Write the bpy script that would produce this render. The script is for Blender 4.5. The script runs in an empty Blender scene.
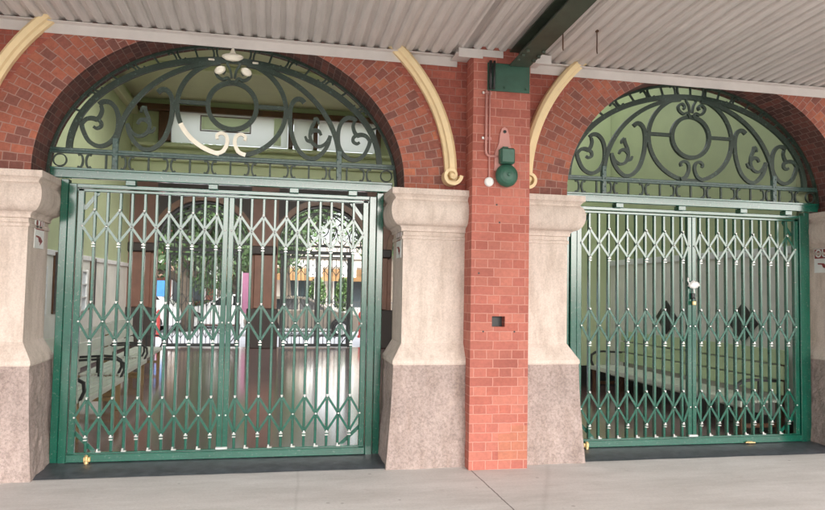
import bpy, math, random
from mathutils import Vector, Matrix, noise
random.seed(7)
S = bpy.context.scene
C = S.collection
PI = math.pi
R = math.radians

# ---------------------------------------------------------------- camera
cd = bpy.data.cameras.new('camera'); cam = bpy.data.objects.new('camera', cd); C.objects.link(cam)
cd.sensor_width = 36.0; cd.sensor_fit = 'HORIZONTAL'; cd.lens = 36.0*685.818/825.0
cd.clip_start = 0.05; cd.clip_end = 900
cr = Vector((0.98019, -0.19726, 0.01765)); cu = Vector((-0.0277, -0.0483, 0.99845)); cf = Vector((0.1961, 0.97916, 0.0528))
M = Matrix.Identity(4)
for i in range(3):
    M[i][0] = cr[i]; M[i][1] = cu[i]; M[i][2] = -cf[i]
M[0][3], M[1][3], M[2][3] = 0.45453, -6.91089, 1.65780
cam.matrix_world = M
S.camera = cam

# ---------------------------------------------------------------- sky, sun, exposure
SUN_EL, SUN_AZ = 33.0, 165.0        # azimuth clockwise from +Y: behind the viewer
w = bpy.data.worlds.new('World'); S.world = w; w.use_nodes = True
nt = w.node_tree; nt.nodes.clear()
sky = nt.nodes.new('ShaderNodeTexSky'); sky.sky_type = 'NISHITA'; sky.sun_disc = False
sky.sun_elevation = R(SUN_EL); sky.sun_rotation = R(SUN_AZ); sky.air_density = 1.0; sky.dust_density = 4.0; sky.ozone_density = 1.0
hs = nt.nodes.new('ShaderNodeHueSaturation'); hs.inputs['Saturation'].default_value = 0.25
bg = nt.nodes.new('ShaderNodeBackground'); bg.inputs['Strength'].default_value = 0.15
wo = nt.nodes.new('ShaderNodeOutputWorld')
nt.links.new(sky.outputs[0], hs.inputs['Color']); nt.links.new(hs.outputs[0], bg.inputs['Color']); nt.links.new(bg.outputs[0], wo.inputs[0])
sl = bpy.data.lights.new('sun', 'SUN'); sl.energy = 0.5; sl.angle = R(30); sl.color = (1.0, 0.95, 0.88)
so = bpy.data.objects.new('sun', sl); C.objects.link(so)
sd = Vector((math.sin(R(SUN_AZ))*math.cos(R(SUN_EL)), math.cos(R(SUN_AZ))*math.cos(R(SUN_EL)), math.sin(R(SUN_EL))))
so.rotation_euler = (-sd).to_track_quat('-Z', 'Y').to_euler()
S.view_settings.view_transform = 'Standard'; S.view_settings.look = 'None'
S.view_settings.gamma = 1.0; S.view_settings.use_curve_mapping = False
S.view_settings.exposure = 2.12
S.render.engine = 'CYCLES'
S.cycles.max_bounces = 8; S.cycles.diffuse_bounces = 5; S.cycles.glossy_bounces = 4

# ---------------------------------------------------------------- materials
def base_mat(name):
    m = bpy.data.materials.new(name); m.use_nodes = True
    n = m.node_tree; b = n.nodes['Principled BSDF']
    return m, n, b
def nd(n, t, **k):
    x = n.nodes.new(t)
    for a, v in k.items(): setattr(x, a, v)
    return x
def ramp(n, fac, stops, interp='LINEAR'):
    r = nd(n, 'ShaderNodeValToRGB'); r.color_ramp.interpolation = interp
    e = r.color_ramp.elements
    while len(e) < len(stops): e.new(0.5)
    for i, (p, c) in enumerate(stops):
        e[i].position = p; e[i].color = (c[0], c[1], c[2], 1)
    n.links.new(fac, r.inputs[0]); return r.outputs[0]
def mixc(n, fac, a, b, mode='MIX'):
    x = nd(n, 'ShaderNodeMix', data_type='RGBA', blend_type=mode)
    for s, v in ((0, fac), (6, a), (7, b)):
        if hasattr(v, 'links'): n.links.new(v, x.inputs[s])
        elif isinstance(v, (int, float)): x.inputs[s].default_value = v
        else: x.inputs[s].default_value = (*v, 1)
    return x.outputs[2]
def noise_tex(n, scale, detail=4, rough=0.6, coord='Object', vec=None, stretch=None):
    t = nd(n, 'ShaderNodeTexNoise'); t.inputs['Scale'].default_value = scale
    t.inputs['Detail'].default_value = detail; t.inputs['Roughness'].default_value = rough
    if vec is None:
        tc = nd(n, 'ShaderNodeTexCoord'); vec = tc.outputs[coord]
    if stretch:
        mp = nd(n, 'ShaderNodeMapping'); mp.inputs['Scale'].default_value = stretch
        n.links.new(vec, mp.inputs[0]); vec = mp.outputs[0]
    n.links.new(vec, t.inputs['Vector']); return t.outputs['Fac']
def bump(n, b, h, strength=0.3, dist=0.01, prev=None):
    x = nd(n, 'ShaderNodeBump'); x.inputs['Strength'].default_value = strength; x.inputs['Distance'].default_value = dist
    n.links.new(h, x.inputs['Height'])
    if prev is not None: n.links.new(prev, x.inputs['Normal'])
    n.links.new(x.outputs[0], b.inputs['Normal']); return x.outputs[0]
def plain(name, col, rough=0.6, spec=0.5, metal=0.0, var=0.18, scale=6.0, bmp=0.15, bscale=60, coat=0.0, coat_ior=1.5, stretch=None, bdist=0.003):
    m, n, b = base_mat(name)
    f = noise_tex(n, scale, 6, 0.65, stretch=stretch)
    lo = [c*(1-var) for c in col]; hi = [min(1, c*(1+var)) for c in col]
    n.links.new(ramp(n, f, [(0.3, lo), (0.7, hi)]), b.inputs['Base Color'])
    b.inputs['Roughness'].default_value = rough; b.inputs['Metallic'].default_value = metal
    b.inputs['Specular IOR Level'].default_value = spec
    b.inputs['Coat Weight'].default_value = coat; b.inputs['Coat IOR'].default_value = coat_ior; b.inputs['Coat Roughness'].default_value = rough*0.8
    if bmp: bump(n, b, noise_tex(n, bscale, 3), bmp, bdist)
    return m
def brick(name, cols, mortar, bw, rh, ms=0.008, squash=1.0, dirt=0.35, off=0.5, rough=0.75):
    m, n, b = base_mat(name)
    tc = nd(n, 'ShaderNodeTexCoord')
    wob = nd(n, 'ShaderNodeTexNoise'); wob.inputs['Scale'].default_value = 14; wob.inputs['Detail'].default_value = 2
    n.links.new(tc.outputs['UV'], wob.inputs['Vector'])
    ad = nd(n, 'ShaderNodeVectorMath', operation='MULTIPLY_ADD')
    sb = nd(n, 'ShaderNodeVectorMath', operation='SUBTRACT'); n.links.new(wob.outputs['Color'], sb.inputs[0]); sb.inputs[1].default_value = (.5, .5, .5)
    n.links.new(sb.outputs[0], ad.inputs[0]); ad.inputs[1].default_value = (0.012, 0.012, 0); n.links.new(tc.outputs['UV'], ad.inputs[2])
    t = nd(n, 'ShaderNodeTexBrick'); t.offset = off; t.offset_frequency = 2; t.squash = squash; t.squash_frequency = 2
    n.links.new(ad.outputs[0], t.inputs['Vector'])
    t.inputs['Color1'].default_value = (0, 0, 0, 1); t.inputs['Color2'].default_value = (1, 1, 1, 1); t.inputs['Mortar'].default_value = (.5, .5, .5, 1)
    t.inputs['Scale'].default_value = 1; t.inputs['Mortar Size'].default_value = ms; t.inputs['Mortar Smooth'].default_value = 0.3
    t.inputs['Bias'].default_value = 0; t.inputs['Brick Width'].default_value = bw; t.inputs['Row Height'].default_value = rh
    stops = [(i/(len(cols)-1), c) for i, c in enumerate(cols)]
    c0 = ramp(n, t.outputs['Color'], stops)
    f = noise_tex(n, 30, 5, 0.7)
    c1 = mixc(n, 1.0, c0, ramp(n, f, [(0.25, (1-dirt,)*3), (0.75, (1.1,)*3)]), 'MULTIPLY')
    g = noise_tex(n, 1.3, 5, 0.6)
    c1 = mixc(n, 1.0, c1, ramp(n, g, [(0.3, (0.78, 0.76, 0.76)), (0.65, (1.08,)*3)]), 'MULTIPLY')
    c2 = mixc(n, t.outputs['Fac'], c1, mortar)
    n.links.new(c2, b.inputs['Base Color']); b.inputs['Roughness'].default_value = rough
    inv = nd(n, 'ShaderNodeMath', operation='SUBTRACT'); inv.inputs[0].default_value = 1; n.links.new(t.outputs['Fac'], inv.inputs[1])
    b1 = bump(n, b, inv.outputs[0], 0.7, 0.006); bump(n, b, f, 0.35, 0.004, b1)
    return m

MT = {}
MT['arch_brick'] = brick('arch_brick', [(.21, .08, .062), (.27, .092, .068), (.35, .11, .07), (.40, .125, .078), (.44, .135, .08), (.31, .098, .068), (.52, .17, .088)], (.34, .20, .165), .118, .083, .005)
MT['dark_brick'] = brick('dark_arch_brick', [(.09, .04, .034), (.14, .055, .045), (.20, .07, .052)], (.19, .12, .10), .118, .083, .005)  # darker brick tones for the underside of the arches
MT['wall_brick'] = brick('wall_brick', [(.28, .075, .055), (.36, .095, .065), (.43, .12, .08), (.33, .085, .06)], (.33, .15, .12), .24, .08, .005, .5)
MT['pilaster_brick'] = brick('pilaster_brick', [(.42, .125, .092), (.47, .145, .105), (.51, .175, .125), (.38, .11, .08), (.45, .13, .09)], (.50, .23, .18), .25, .086, .005, .5, dirt=.2)
MT['patch_brick'] = brick('patch_brick', [(.45, .155, .095), (.49, .18, .11)], (.49, .24, .18), .25, .086, .005, .5, dirt=.2)

def stone(name, col, dark, speck, sc, bstr, bdist):
    m, n, b = base_mat(name)
    f = noise_tex(n, 2.2, 6, .65); g = noise_tex(n, sc, 3, .8); h = noise_tex(n, 9, 6, .7, stretch=(1, 1, .25))
    c = ramp(n, f, [(.3, dark), (.7, col)])
    c = mixc(n, 1.0, c, ramp(n, g, [(.35, (1-speck,)*3), (.6, (1.05,)*3)]), 'MULTIPLY')
    c = mixc(n, 1.0, c, ramp(n, h, [(.3, (.78, .75, .72)), (.55, (1.03,)*3)]), 'MULTIPLY')
    n.links.new(c, b.inputs['Base Color']); b.inputs['Roughness'].default_value = .85
    x = bump(n, b, f, bstr*.5, bdist); bump(n, b, g, bstr, bdist, x)
    return m
MT['stone'] = stone('dressed_stone', (.67, .57, .50), (.58, .49, .43), .14, 70, .35, .004)
MT['rock'] = stone('rough_stone', (.45, .355, .32), (.33, .26, .235), .3, 38, .8, .012)

def concrete():
    m, n, b = base_mat('pavement_concrete')
    f = noise_tex(n, .8, 7, .65); g = noise_tex(n, 45, 4, .7); s = noise_tex(n, 3.0, 7, .75)
    c = ramp(n, f, [(.3, (.56, .54, .52)), (.7, (.65, .63, .615))])
    c = mixc(n, 1.0, c, ramp(n, g, [(.3, (.9,)*3), (.7, (1.05,)*3)]), 'MULTIPLY')
    c = mixc(n, ramp(n, s, [(.60, (0,)*3), (.75, (.5,)*3)]), c, (.40, .37, .345))
    tc = nd(n, 'ShaderNodeTexCoord'); sp = nd(n, 'ShaderNodeSeparateXYZ'); n.links.new(tc.outputs['Object'], sp.inputs[0])
    wb = nd(n, 'ShaderNodeMath', operation='MULTIPLY_ADD'); n.links.new(noise_tex(n, 8, 4), wb.inputs[0]); wb.inputs[1].default_value = .02; n.links.new(sp.outputs[0], wb.inputs[2])
    a = nd(n, 'ShaderNodeMath', operation='SUBTRACT'); n.links.new(wb.outputs[0], a.inputs[0]); a.inputs[1].default_value = 2.31
    p = nd(n, 'ShaderNodeMath', operation='PINGPONG'); n.links.new(a.outputs[0], p.inputs[0]); p.inputs[1].default_value = 2.503
    j = ramp(n, p.outputs[0], [(0, (1,)*3), (.0035, (1,)*3), (.0065, (0,)*3)])
    c = mixc(n, j, c, (.16, .145, .135))
    v = nd(n, 'ShaderNodeTexVoronoi'); v.inputs['Scale'].default_value = 3.2; n.links.new(tc.outputs['Object'], v.inputs['Vector'])
    c = mixc(n, ramp(n, v.outputs['Distance'], [(0, (.55,)*3), (.045, (.55,)*3), (.06, (0,)*3)]), c, (.26, .245, .235))
    wv = nd(n, 'ShaderNodeTexVoronoi', feature='DISTANCE_TO_EDGE'); wv.inputs['Scale'].default_value = .21
    ds = nd(n, 'ShaderNodeVectorMath', operation='MULTIPLY_ADD'); nn_ = nd(n, 'ShaderNodeTexNoise'); nn_.inputs['Scale'].default_value = 2.5; nn_.inputs['Detail'].default_value = 6
    n.links.new(nn_.outputs['Color'], ds.inputs[0]); ds.inputs[1].default_value = (.5, .5, 0); n.links.new(tc.outputs['Object'], ds.inputs[2]); n.links.new(ds.outputs[0], wv.inputs['Vector'])
    c = mixc(n, ramp(n, wv.outputs['Distance'], [(0, (.22,)*3), (.0015, (.15,)*3), (.003, (0,)*3)]), c, (.30, .28, .26))
    c = mixc(n, 1.0, c, ramp(n, noise_tex(n, 1.1, 8, .75, stretch=(.5, 2.2, 1)), [(.32, (.80, .79, .78)), (.6, (1.03,)*3)]), 'MULTIPLY')
    n.links.new(c, b.inputs['Base Color']); b.inputs['Roughness'].default_value = .8
    x = bump(n, b, g, .25, .003); bump(n, b, f, .3, .01, x)
    return m
MT['concrete'] = concrete()
def floor_mat():
    m, n, b = base_mat('red_polished_floor')
    f = noise_tex(n, 1.5, 6, .6); g = noise_tex(n, 12, 5, .7)
    tc = nd(n, 'ShaderNodeTexCoord')
    t = nd(n, 'ShaderNodeTexBrick'); t.offset = 0; n.links.new(tc.outputs['Object'], t.inputs['Vector'])
    t.inputs['Color1'].default_value = (.27, .15, .145, 1); t.inputs['Color2'].default_value = (.31, .17, .16, 1); t.inputs['Mortar'].default_value = (.07, .03, .03, 1)
    t.inputs['Scale'].default_value = 1; t.inputs['Brick Width'].default_value = .6; t.inputs['Row Height'].default_value = .6; t.inputs['Mortar Size'].default_value = .005
    n.links.new(mixc(n, 1.0, t.outputs['Color'], ramp(n, f, [(.3, (.7,)*3), (.7, (1.2,)*3)]), 'MULTIPLY'), b.inputs['Base Color'])
    n.links.new(ramp(n, g, [(.3, (.10,)*3), (.7, (.22,)*3)]), b.inputs['Roughness'])
    b.inputs['Specular IOR Level'].default_value = 1.0
    b.inputs['Coat Weight'].default_value = 1.0; b.inputs['Coat IOR'].default_value = 1.6; b.inputs['Coat Roughness'].default_value = .12
    bump(n, b, f, .05, .005)
    return m
MT['floor'] = floor_mat()

def gate_paint(name, col, rough=.16, wear=.0, coat=1.0):
    m, n, b = base_mat(name)
    f = noise_tex(n, 5, 6, .7); g = noise_tex(n, 40, 5, .75)
    c = ramp(n, f, [(.3, [x*.82 for x in col]), (.7, [x*1.15 for x in col])])
    if wear:
        c = mixc(n, ramp(n, g, [(.60-wear*.1, (0,)*3), (.68, (1,)*3)]), c, (.10, .16, .13))
    n.links.new(c, b.inputs['Base Color'])
    n.links.new(ramp(n, g, [(.3, (rough*.8,)*3), (.7, (rough*1.35,)*3)]), b.inputs['Roughness'])
    b.inputs['Specular IOR Level'].default_value = .5
    b.inputs['Coat Weight'].default_value = coat; b.inputs['Coat IOR'].default_value = 1.5; b.inputs['Coat Roughness'].default_value = rough*.8
    bump(n, b, g, .12, .002)
    return m
MT['gate'] = gate_paint('green_gate_enamel', (.003, .085, .054), wear=.15)
MT['iron'] = gate_paint('dark_green_ironwork', (.018, .036, .024), .45, .25, .08)
MT['worniron'] = gate_paint('worn_green_ironwork', (.014, .06, .05), .35, .7, .6)
MT['fargate'] = plain('dark_ironwork', (.014, .017, .018), .5)
MT['steel'] = plain('bright_steel', (.75, .76, .74), .3, metal=.7, var=.08)
MT['brass'] = plain('worn_brass', (.72, .52, .25), .35, metal=.6)
MT['cream'] = plain('cream_paint', (.80, .63, .36), .5, var=.07, bmp=.1)
MT['glint'] = plain('white_glint_paint', (.85, .80, .66), .3, var=.08, coat=.6)  # bright glints on the ironwork, put into the colour as white
MT['slate'] = plain('worn_slate', (.055, .06, .07), .42, var=.45, scale=9, bmp=.3, bscale=30)
def frosted(name, col):
    m, n, b = base_mat(name); t = nd(n, 'ShaderNodeBsdfTranslucent'); t.inputs['Color'].default_value = (*col, 1)
    b.inputs['Base Color'].default_value = (*col, 1); b.inputs['Roughness'].default_value = .3
    x = nd(n, 'ShaderNodeMixShader'); x.inputs[0].default_value = .6; o = [q for q in n.nodes if q.type == 'OUTPUT_MATERIAL'][0]
    n.links.new(b.outputs[0], x.inputs[1]); n.links.new(t.outputs[0], x.inputs[2]); n.links.new(x.outputs[0], o.inputs[0]); return m
MT['frosted'] = frosted('frosted_clerestory_glass', (.82, .82, .80)); MT['limeglass'] = frosted('lime_green_glass', (.84, .90, .74))
def canopy_mat():
    m, n, b = base_mat('painted_corrugated_sheet')
    f = noise_tex(n, 1.1, 6, .6); g = noise_tex(n, 22, 4, .7, stretch=(1, .08, 1)); s = noise_tex(n, 30, 2, .5)
    c = ramp(n, f, [(.3, (.56, .53, .50)), (.7, (.64, .60, .57))])
    c = mixc(n, 1.0, c, ramp(n, g, [(.3, (.88,)*3), (.65, (1.04,)*3)]), 'MULTIPLY')
    c = mixc(n, ramp(n, s, [(.80, (0,)*3), (.83, (.8,)*3)]), c, (.2, .15, .12))
    n.links.new(c, b.inputs['Base Color']); b.inputs['Roughness'].default_value = .5
    return m
MT['sheet'] = canopy_mat()
MT['angle'] = plain('canopy_edge_paint', (.62, .58, .55), .5, var=.08, scale=3)
MT['beam'] = plain('dark_green_beam_paint', (.045, .06, .042), .5, var=.35, scale=4)
MT['plate'] = plain('green_plate_paint', (.03, .09, .06), .5, var=.2)
MT['bellgreen'] = plain('green_bell_paint', (.025, .10, .065), .38, var=.25, scale=12)
MT['pink'] = plain('painted_brick_red_board', (.56, .27, .235), .6, var=.1)
MT['white'] = plain('white_plastic', (.8, .8, .78), .4, var=.04)
MT['signwhite'] = plain('sign_white', (.74, .76, .74), .4, var=.05)
MT['signred'] = plain('sign_dark_red', (.24, .035, .035), .4, var=.1)
MT['black'] = plain('black_paint', (.02, .02, .02), .45)
MT['rubber'] = plain('rubber', (.02, .02, .02), .8)
MT['hallgreen'] = plain('olive_green_wall_paint', (.46, .52, .31), .6, var=.07, scale=1.5, bmp=.05)
MT['palegreen'] = plain('pale_green_wall_paint', (.54, .62, .38), .6, var=.06, scale=1.5, bmp=.05)
MT['ceiling'] = plain('olive_ceiling_paint', (.52, .54, .36), .6, var=.07, scale=1.2, bmp=.05)
MT['render'] = plain('grey_rendered_dado', (.74, .74, .68), .5, var=.10, scale=2, bmp=.15)
MT['timber'] = plain('dark_varnished_timber', (.10, .045, .022), .4, var=.3, scale=5)
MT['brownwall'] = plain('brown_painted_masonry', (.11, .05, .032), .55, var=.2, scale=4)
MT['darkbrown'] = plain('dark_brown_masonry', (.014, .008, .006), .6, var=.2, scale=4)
MT['frieze'] = plain('white_frieze', (.74, .75, .74), .5, var=.05)
MT['limegreen'] = plain('lime_green_panel', (.45, .66, .25), .5, var=.06)
MT['bench'] = plain('pale_bench_paint', (.64, .67, .58), .4, var=.15, scale=4, stretch=(1, .2, 1))
MT['benchgreen'] = plain('green_bench_paint', (.50, .60, .36), .45, var=.12, scale=4)
MT['benchleg'] = plain('ochre_timber_frame', (.30, .20, .09), .5, var=.2)
MT['asphalt'] = plain('asphalt', (.06, .06, .06), .85, var=.2, scale=3, bmp=.3)
MT['roadpale'] = plain('pale_concrete_road', (.60, .60, .62), .8, var=.1, scale=2)
MT['farpave'] = plain('pale_paving', (.74, .73, .75), .8, var=.1, scale=2)
MT['carpaint'] = plain('silver_beige_car_paint', (.26, .22, .17), .3, metal=.3, var=.03, coat=.8, bmp=0)
MT['whitecar'] = plain('white_car_paint', (.78, .78, .76), .3, var=.03, coat=.8, bmp=0)
MT['glassdark'] = plain('tinted_car_glass', (.012, .014, .016), .15, var=.05, bmp=0, spec=.25)
MT['winglass'] = plain('dark_window_glass', (.06, .08, .09), .08, var=.1, bmp=0, spec=.8)
MT['palepane'] = plain('frosted_window_pane', (.55, .60, .66), .2, var=.15, bmp=0)
MT['lamp'] = plain('headlamp_lens', (.8, .8, .78), .1, var=.03, bmp=0)
MT['bark'] = plain('tree_bark', (.10, .08, .06), .9, var=.35, scale=5, bmp=.6, bscale=20, bdist=.02)
def leaf(name, c):
    m, n, b = base_mat(name)
    g = nd(n, 'ShaderNodeNewGeometry')
    n.links.new(ramp(n, g.outputs['Random Per Island'], [(0, [x*.55 for x in c]), (.6, c), (1, [x*1.6 for x in c])]), b.inputs['Base Color'])
    b.inputs['Roughness'].default_value = .5
    b.inputs['Transmission Weight'].default_value = 0
    return m
MT['leaf'] = leaf('tree_leaves', (.055, .10, .035)); MT['leaf2'] = leaf('hedge_leaves', (.09, .16, .05)); MT['flower'] = leaf('red_orange_flowers', (.45, .08, .03))
MT['banner'] = plain('pink_banner_fabric', (.42, .17, .27), .7, var=.1)
MT['blue'] = plain('blue_sign_paint', (.05, .22, .55), .5)
MT['awning'] = plain('ochre_awning', (.36, .20, .08), .7, var=.15)
MT['awning2'] = plain('dull_brown_awning', (.20, .12, .08), .7, var=.2)
MT['shopwall'] = plain('pale_rendered_shop_wall', (.58, .54, .48), .8, var=.1, scale=.8)
MT['shopbrick'] = plain('red_brown_shop_wall', (.30, .12, .08), .8, var=.15, scale=1)
MT['roof'] = plain('grey_roof', (.22, .22, .23), .6)
MT['redpaint'] = plain('red_kerb_rail_paint', (.45, .05, .04), .5)

# ---------------------------------------------------------------- mesh builder
class MB:
    def __init__(s): s.v = []; s.f = []; s.mi = []; s.uv = []
    def face(s, pts, mi=0, uv=None):
        k = len(s.v); s.v += [tuple(p) for p in pts]; s.f.append(tuple(range(k, k+len(pts)))); s.mi.append(mi); s.uv.append(uv)
    def mesh(s, vs, fs, mi=0, uvs=None):
        k = len(s.v); s.v += [tuple(p) for p in vs]
        for i, f in enumerate(fs):
            s.f.append(tuple(k+j for j in f)); s.mi.append(mi); s.uv.append(uvs[i] if uvs else None)
    def box(s, x0, x1, y0, y1, z0, z1, mi=0, bev=0.0, mat=None):
        if bev <= 0:
            vs = [(x0,y0,z0),(x1,y0,z0),(x1,y1,z0),(x0,y1,z0),(x0,y0,z1),(x1,y0,z1),(x1,y1,z1),(x0,y1,z1)]
            fs = [(0,3,2,1),(4,5,6,7),(0,1,5,4),(1,2,6,5),(2,3,7,6),(3,0,4,7)]
        else:
            b = min(bev, (x1-x0)/2.2, (y1-y0)/2.2, (z1-z0)/2.2)
            xs = (x0, x0+b, x1-b, x1); ys = (y0, y0+b, y1-b, y1); zs = (z0, z0+b, z1-b, z1)
            vs = []; fs = []
            idx = {}
            for i in (0, 1):
                for j in (0, 1):
                    for k in (0, 1):
                        X = (xs[0], xs[1]) if i == 0 else (xs[3], xs[2])
                        Y = (ys[0], ys[1]) if j == 0 else (ys[3], ys[2])
                        Z = (zs[0], zs[1]) if k == 0 else (zs[3], zs[2])
                        idx[(i,j,k,'x')] = len(vs); vs.append((X[0], Y[1], Z[1]))
                        idx[(i,j,k,'y')] = len(vs); vs.append((X[1], Y[0], Z[1]))
                        idx[(i,j,k,'z')] = len(vs); vs.append((X[1], Y[1], Z[0]))
            g = lambda *a: idx[a]
            for i in (0, 1): fs.append((g(i,0,0,'x'), g(i,1,0,'x'), g(i,1,1,'x'), g(i,0,1,'x')))
            for j in (0, 1): fs.append((g(0,j,0,'y'), g(1,j,0,'y'), g(1,j,1,'y'), g(0,j,1,'y')))
            for k in (0, 1): fs.append((g(0,0,k,'z'), g(1,0,k,'z'), g(1,1,k,'z'), g(0,1,k,'z')))
            for a in (0, 1):
                for c in (0, 1):
                    fs.append((g(a,c,0,'x'), g(a,c,1,'x'), g(a,c,1,'y'), g(a,c,0,'y')))
                    fs.append((g(a,0,c,'x'), g(a,1,c,'x'), g(a,1,c,'z'), g(a,0,c,'z')))
                    fs.append((g(0,a,c,'y'), g(1,a,c,'y'), g(1,a,c,'z'), g(0,a,c,'z')))
            for i in (0,1):
                for j in (0,1):
                    for k in (0,1): fs.append((g(i,j,k,'x'), g(i,j,k,'y'), g(i,j,k,'z')))
            cen = Vector(((x0+x1)/2, (y0+y1)/2, (z0+z1)/2)); out = []
            for f in fs:
                p = [Vector(vs[q]) for q in f]; nn = (p[1]-p[0]).cross(p[2]-p[0]); mid = sum(p, Vector())/len(p)
                out.append(f if nn.dot(mid-cen) > 0 else tuple(reversed(f)))
            fs = out
        if mat is not None: vs = [tuple(mat @ Vector(p)) for p in vs]
        s.mesh(vs, fs, mi)
    def sweep(s, pts, w_, d, mi=0, closed=False, side=Vector((0, 1, 0)), taper=None):
        """flat bar: w_ across the curve (in its plane), d along 'side'"""
        P = [Vector(p) for p in pts]; n = len(P); vs = []
        for i in range(n):
            if closed: t = P[(i+1) % n]-P[i-1]
            else: t = P[min(i+1, n-1)]-P[max(i-1, 0)]
            t.normalize(); q = t.cross(side).normalized()
            k = taper[i] if taper else 1
            for a, b in ((-1,-1),(1,-1),(1,1),(-1,1)): vs.append(P[i]+q*(a*w_*k/2)+side*(b*d/2))
        fs = []
        m = n if closed else n-1
        for i in range(m):
            a = 4*i; b = 4*((i+1) % n)
            for j in range(4): fs.append((a+j, a+(j+1) % 4, b+(j+1) % 4, b+j))
        if not closed: fs += [(3,2,1,0), (4*n-4, 4*n-3, 4*n-2, 4*n-1)]
        s.mesh(vs, fs, mi)
    def tube(s, pts, r, seg=8, mi=0, radii=None):
        P = [Vector(p) for p in pts]; n = len(P); vs = []; up = None
        for i in range(n):
            t = (P[min(i+1, n-1)]-P[max(i-1, 0)]).normalized()
            if up is None: up = t.orthogonal().normalized()
            up = (up - t*up.dot(t)); up = up.normalized() if up.length > 1e-6 else t.orthogonal().normalized()
            q = t.cross(up); rr = radii[i] if radii else r
            for k in range(seg):
                a = 2*PI*k/seg; vs.append(P[i]+(up*math.cos(a)+q*math.sin(a))*rr)
        fs = [(i*seg+k, i*seg+(k+1) % seg, (i+1)*seg+(k+1) % seg, (i+1)*seg+k) for i in range(n-1) for k in range(seg)]
        fs += [tuple(reversed(range(seg))), tuple(range((n-1)*seg, n*seg))]
        s.mesh(vs, fs, mi)
    def lathe(s, prof, seg=24, mat=Matrix.Identity(4), mi=0):
        vs = []; n = len(prof)
        for r, z in prof:
            for k in range(seg):
                a = 2*PI*k/seg; vs.append(mat @ Vector((r*math.cos(a), r*math.sin(a), z)))
        fs = [(i*seg+k, i*seg+(k+1) % seg, (i+1)*seg+(k+1) % seg, (i+1)*seg+k) for i in range(n-1) for k in range(seg)]
        fs += [tuple(reversed(range(seg))), tuple(range((n-1)*seg, n*seg))]
        s.mesh(vs, fs, mi)
    def prism(s, poly, y0, y1, mi=0, mat=None):
        """polygon in XZ pushed from y0 to y1"""
        n = len(poly); vs = [(x, y0, z) for x, z in poly]+[(x, y1, z) for x, z in poly]
        if mat is not None: vs = [tuple(mat @ Vector(p)) for p in vs]
        fs = [tuple(range(n)), tuple(reversed(range(n, 2*n)))]+[(i, n+i, n+(i+1) % n, (i+1) % n) for i in range(n)]
        s.mesh(vs, fs, mi)
    def build(s, name, mats, parent=None, smooth=False, loc=None):
        me = bpy.data.meshes.new(name); me.from_pydata(s.v, [], s.f)
        if not isinstance(mats, (list, tuple)): mats = [mats]
        for m in mats: me.materials.append(MT[m] if isinstance(m, str) else m)
        uvl = me.uv_layers.new(name='UVMap')
        for p in me.polygons:
            p.material_index = s.mi[p.index]; u = s.uv[p.index]
            nn = p.normal
            for q, li in enumerate(p.loop_indices):
                if u: uvl.data[li].uv = u[q]
                else:
                    co = me.vertices[me.loops[li].vertex_index].co
                    if abs(nn.y) >= abs(nn.x) and abs(nn.y) >= abs(nn.z): uvl.data[li].uv = (co.x, co.z)
                    elif abs(nn.x) >= abs(nn.z): uvl.data[li].uv = (co.y, co.z)
                    else: uvl.data[li].uv = (co.x, co.y)
            p.use_smooth = smooth
        o = bpy.data.objects.new(name, me); C.objects.link(o)
        if parent is not None: o.parent = parent
        if loc: o.location = loc
        return o

def empty(name, loc=(0, 0, 0), rz=0):
    o = bpy.data.objects.new(name, None); C.objects.link(o); o.location = loc; o.rotation_euler.z = rz; o.empty_display_size = .2
    return o
def tag(o, label=None, cat=None, group=None, kind=None):
    if label: o['label'] = label
    if cat: o['category'] = cat
    if group: o['group'] = group
    if kind: o['kind'] = kind
    return o
KIDS = {}
def children(o): return [c for c in bpy.data.objects if c.parent == o]
def copy_tree(o, parent=None):
    c = o.copy(); C.objects.link(c); c.parent = parent
    for ch in children(o): copy_tree(ch, c)
    return c

# ================================================================ SETTING
G1, G2 = 0.0, 5.006          # gate centres
YF, YB = -.42, .12           # wall faces
AZ, AA, AB = 2.70, 1.66, 1.35 # arch spring height, half width, rise
RING = .40

mb = MB(); mb.box(-60, 60, -11.6, .12, -.3, 0.0)
tag(mb.build('pavement', 'concrete'), 'pale grey concrete pavement in front of the gates', 'pavement', kind='structure')
mb = MB(); mb.box(-90, 90, -120, -11.601, -.5, -.13)
tag(mb.build('street', 'asphalt'), 'asphalt street behind the viewer', 'street', kind='structure')
mb = MB(); mb.box(-3.9, 6.95, .121, 13.1, -.3, .004)
tag(mb.build('floor', 'floor'), 'dark red polished floor inside the hall', 'floor', kind='structure')
mb = MB(); mb.box(-80, 80, 13.101, 17.6, -.3, -.004)
tag(mb.build('footpath', 'farpave'), 'bright footpath outside the far gates', 'footpath', kind='structure')
mb = MB(); mb.box(-80, 80, 17.601, 27.0, -.4, -.12)
tag(mb.build('road', 'roadpale'), 'street beyond the hall', 'road', kind='structure')
mb = MB(); mb.box(-80, 80, 27.001, 90, -.4, 0.0)
tag(mb.build('ground', 'farpave'), 'paved ground across the street', 'ground', kind='structure')

# ---------------------------------------------------------------- the building
B = empty('market_hall_building', (0, 0, 0))
tag(B, 'red brick arcaded building front on pale stone piers with green hall behind the gates', 'building')

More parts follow.
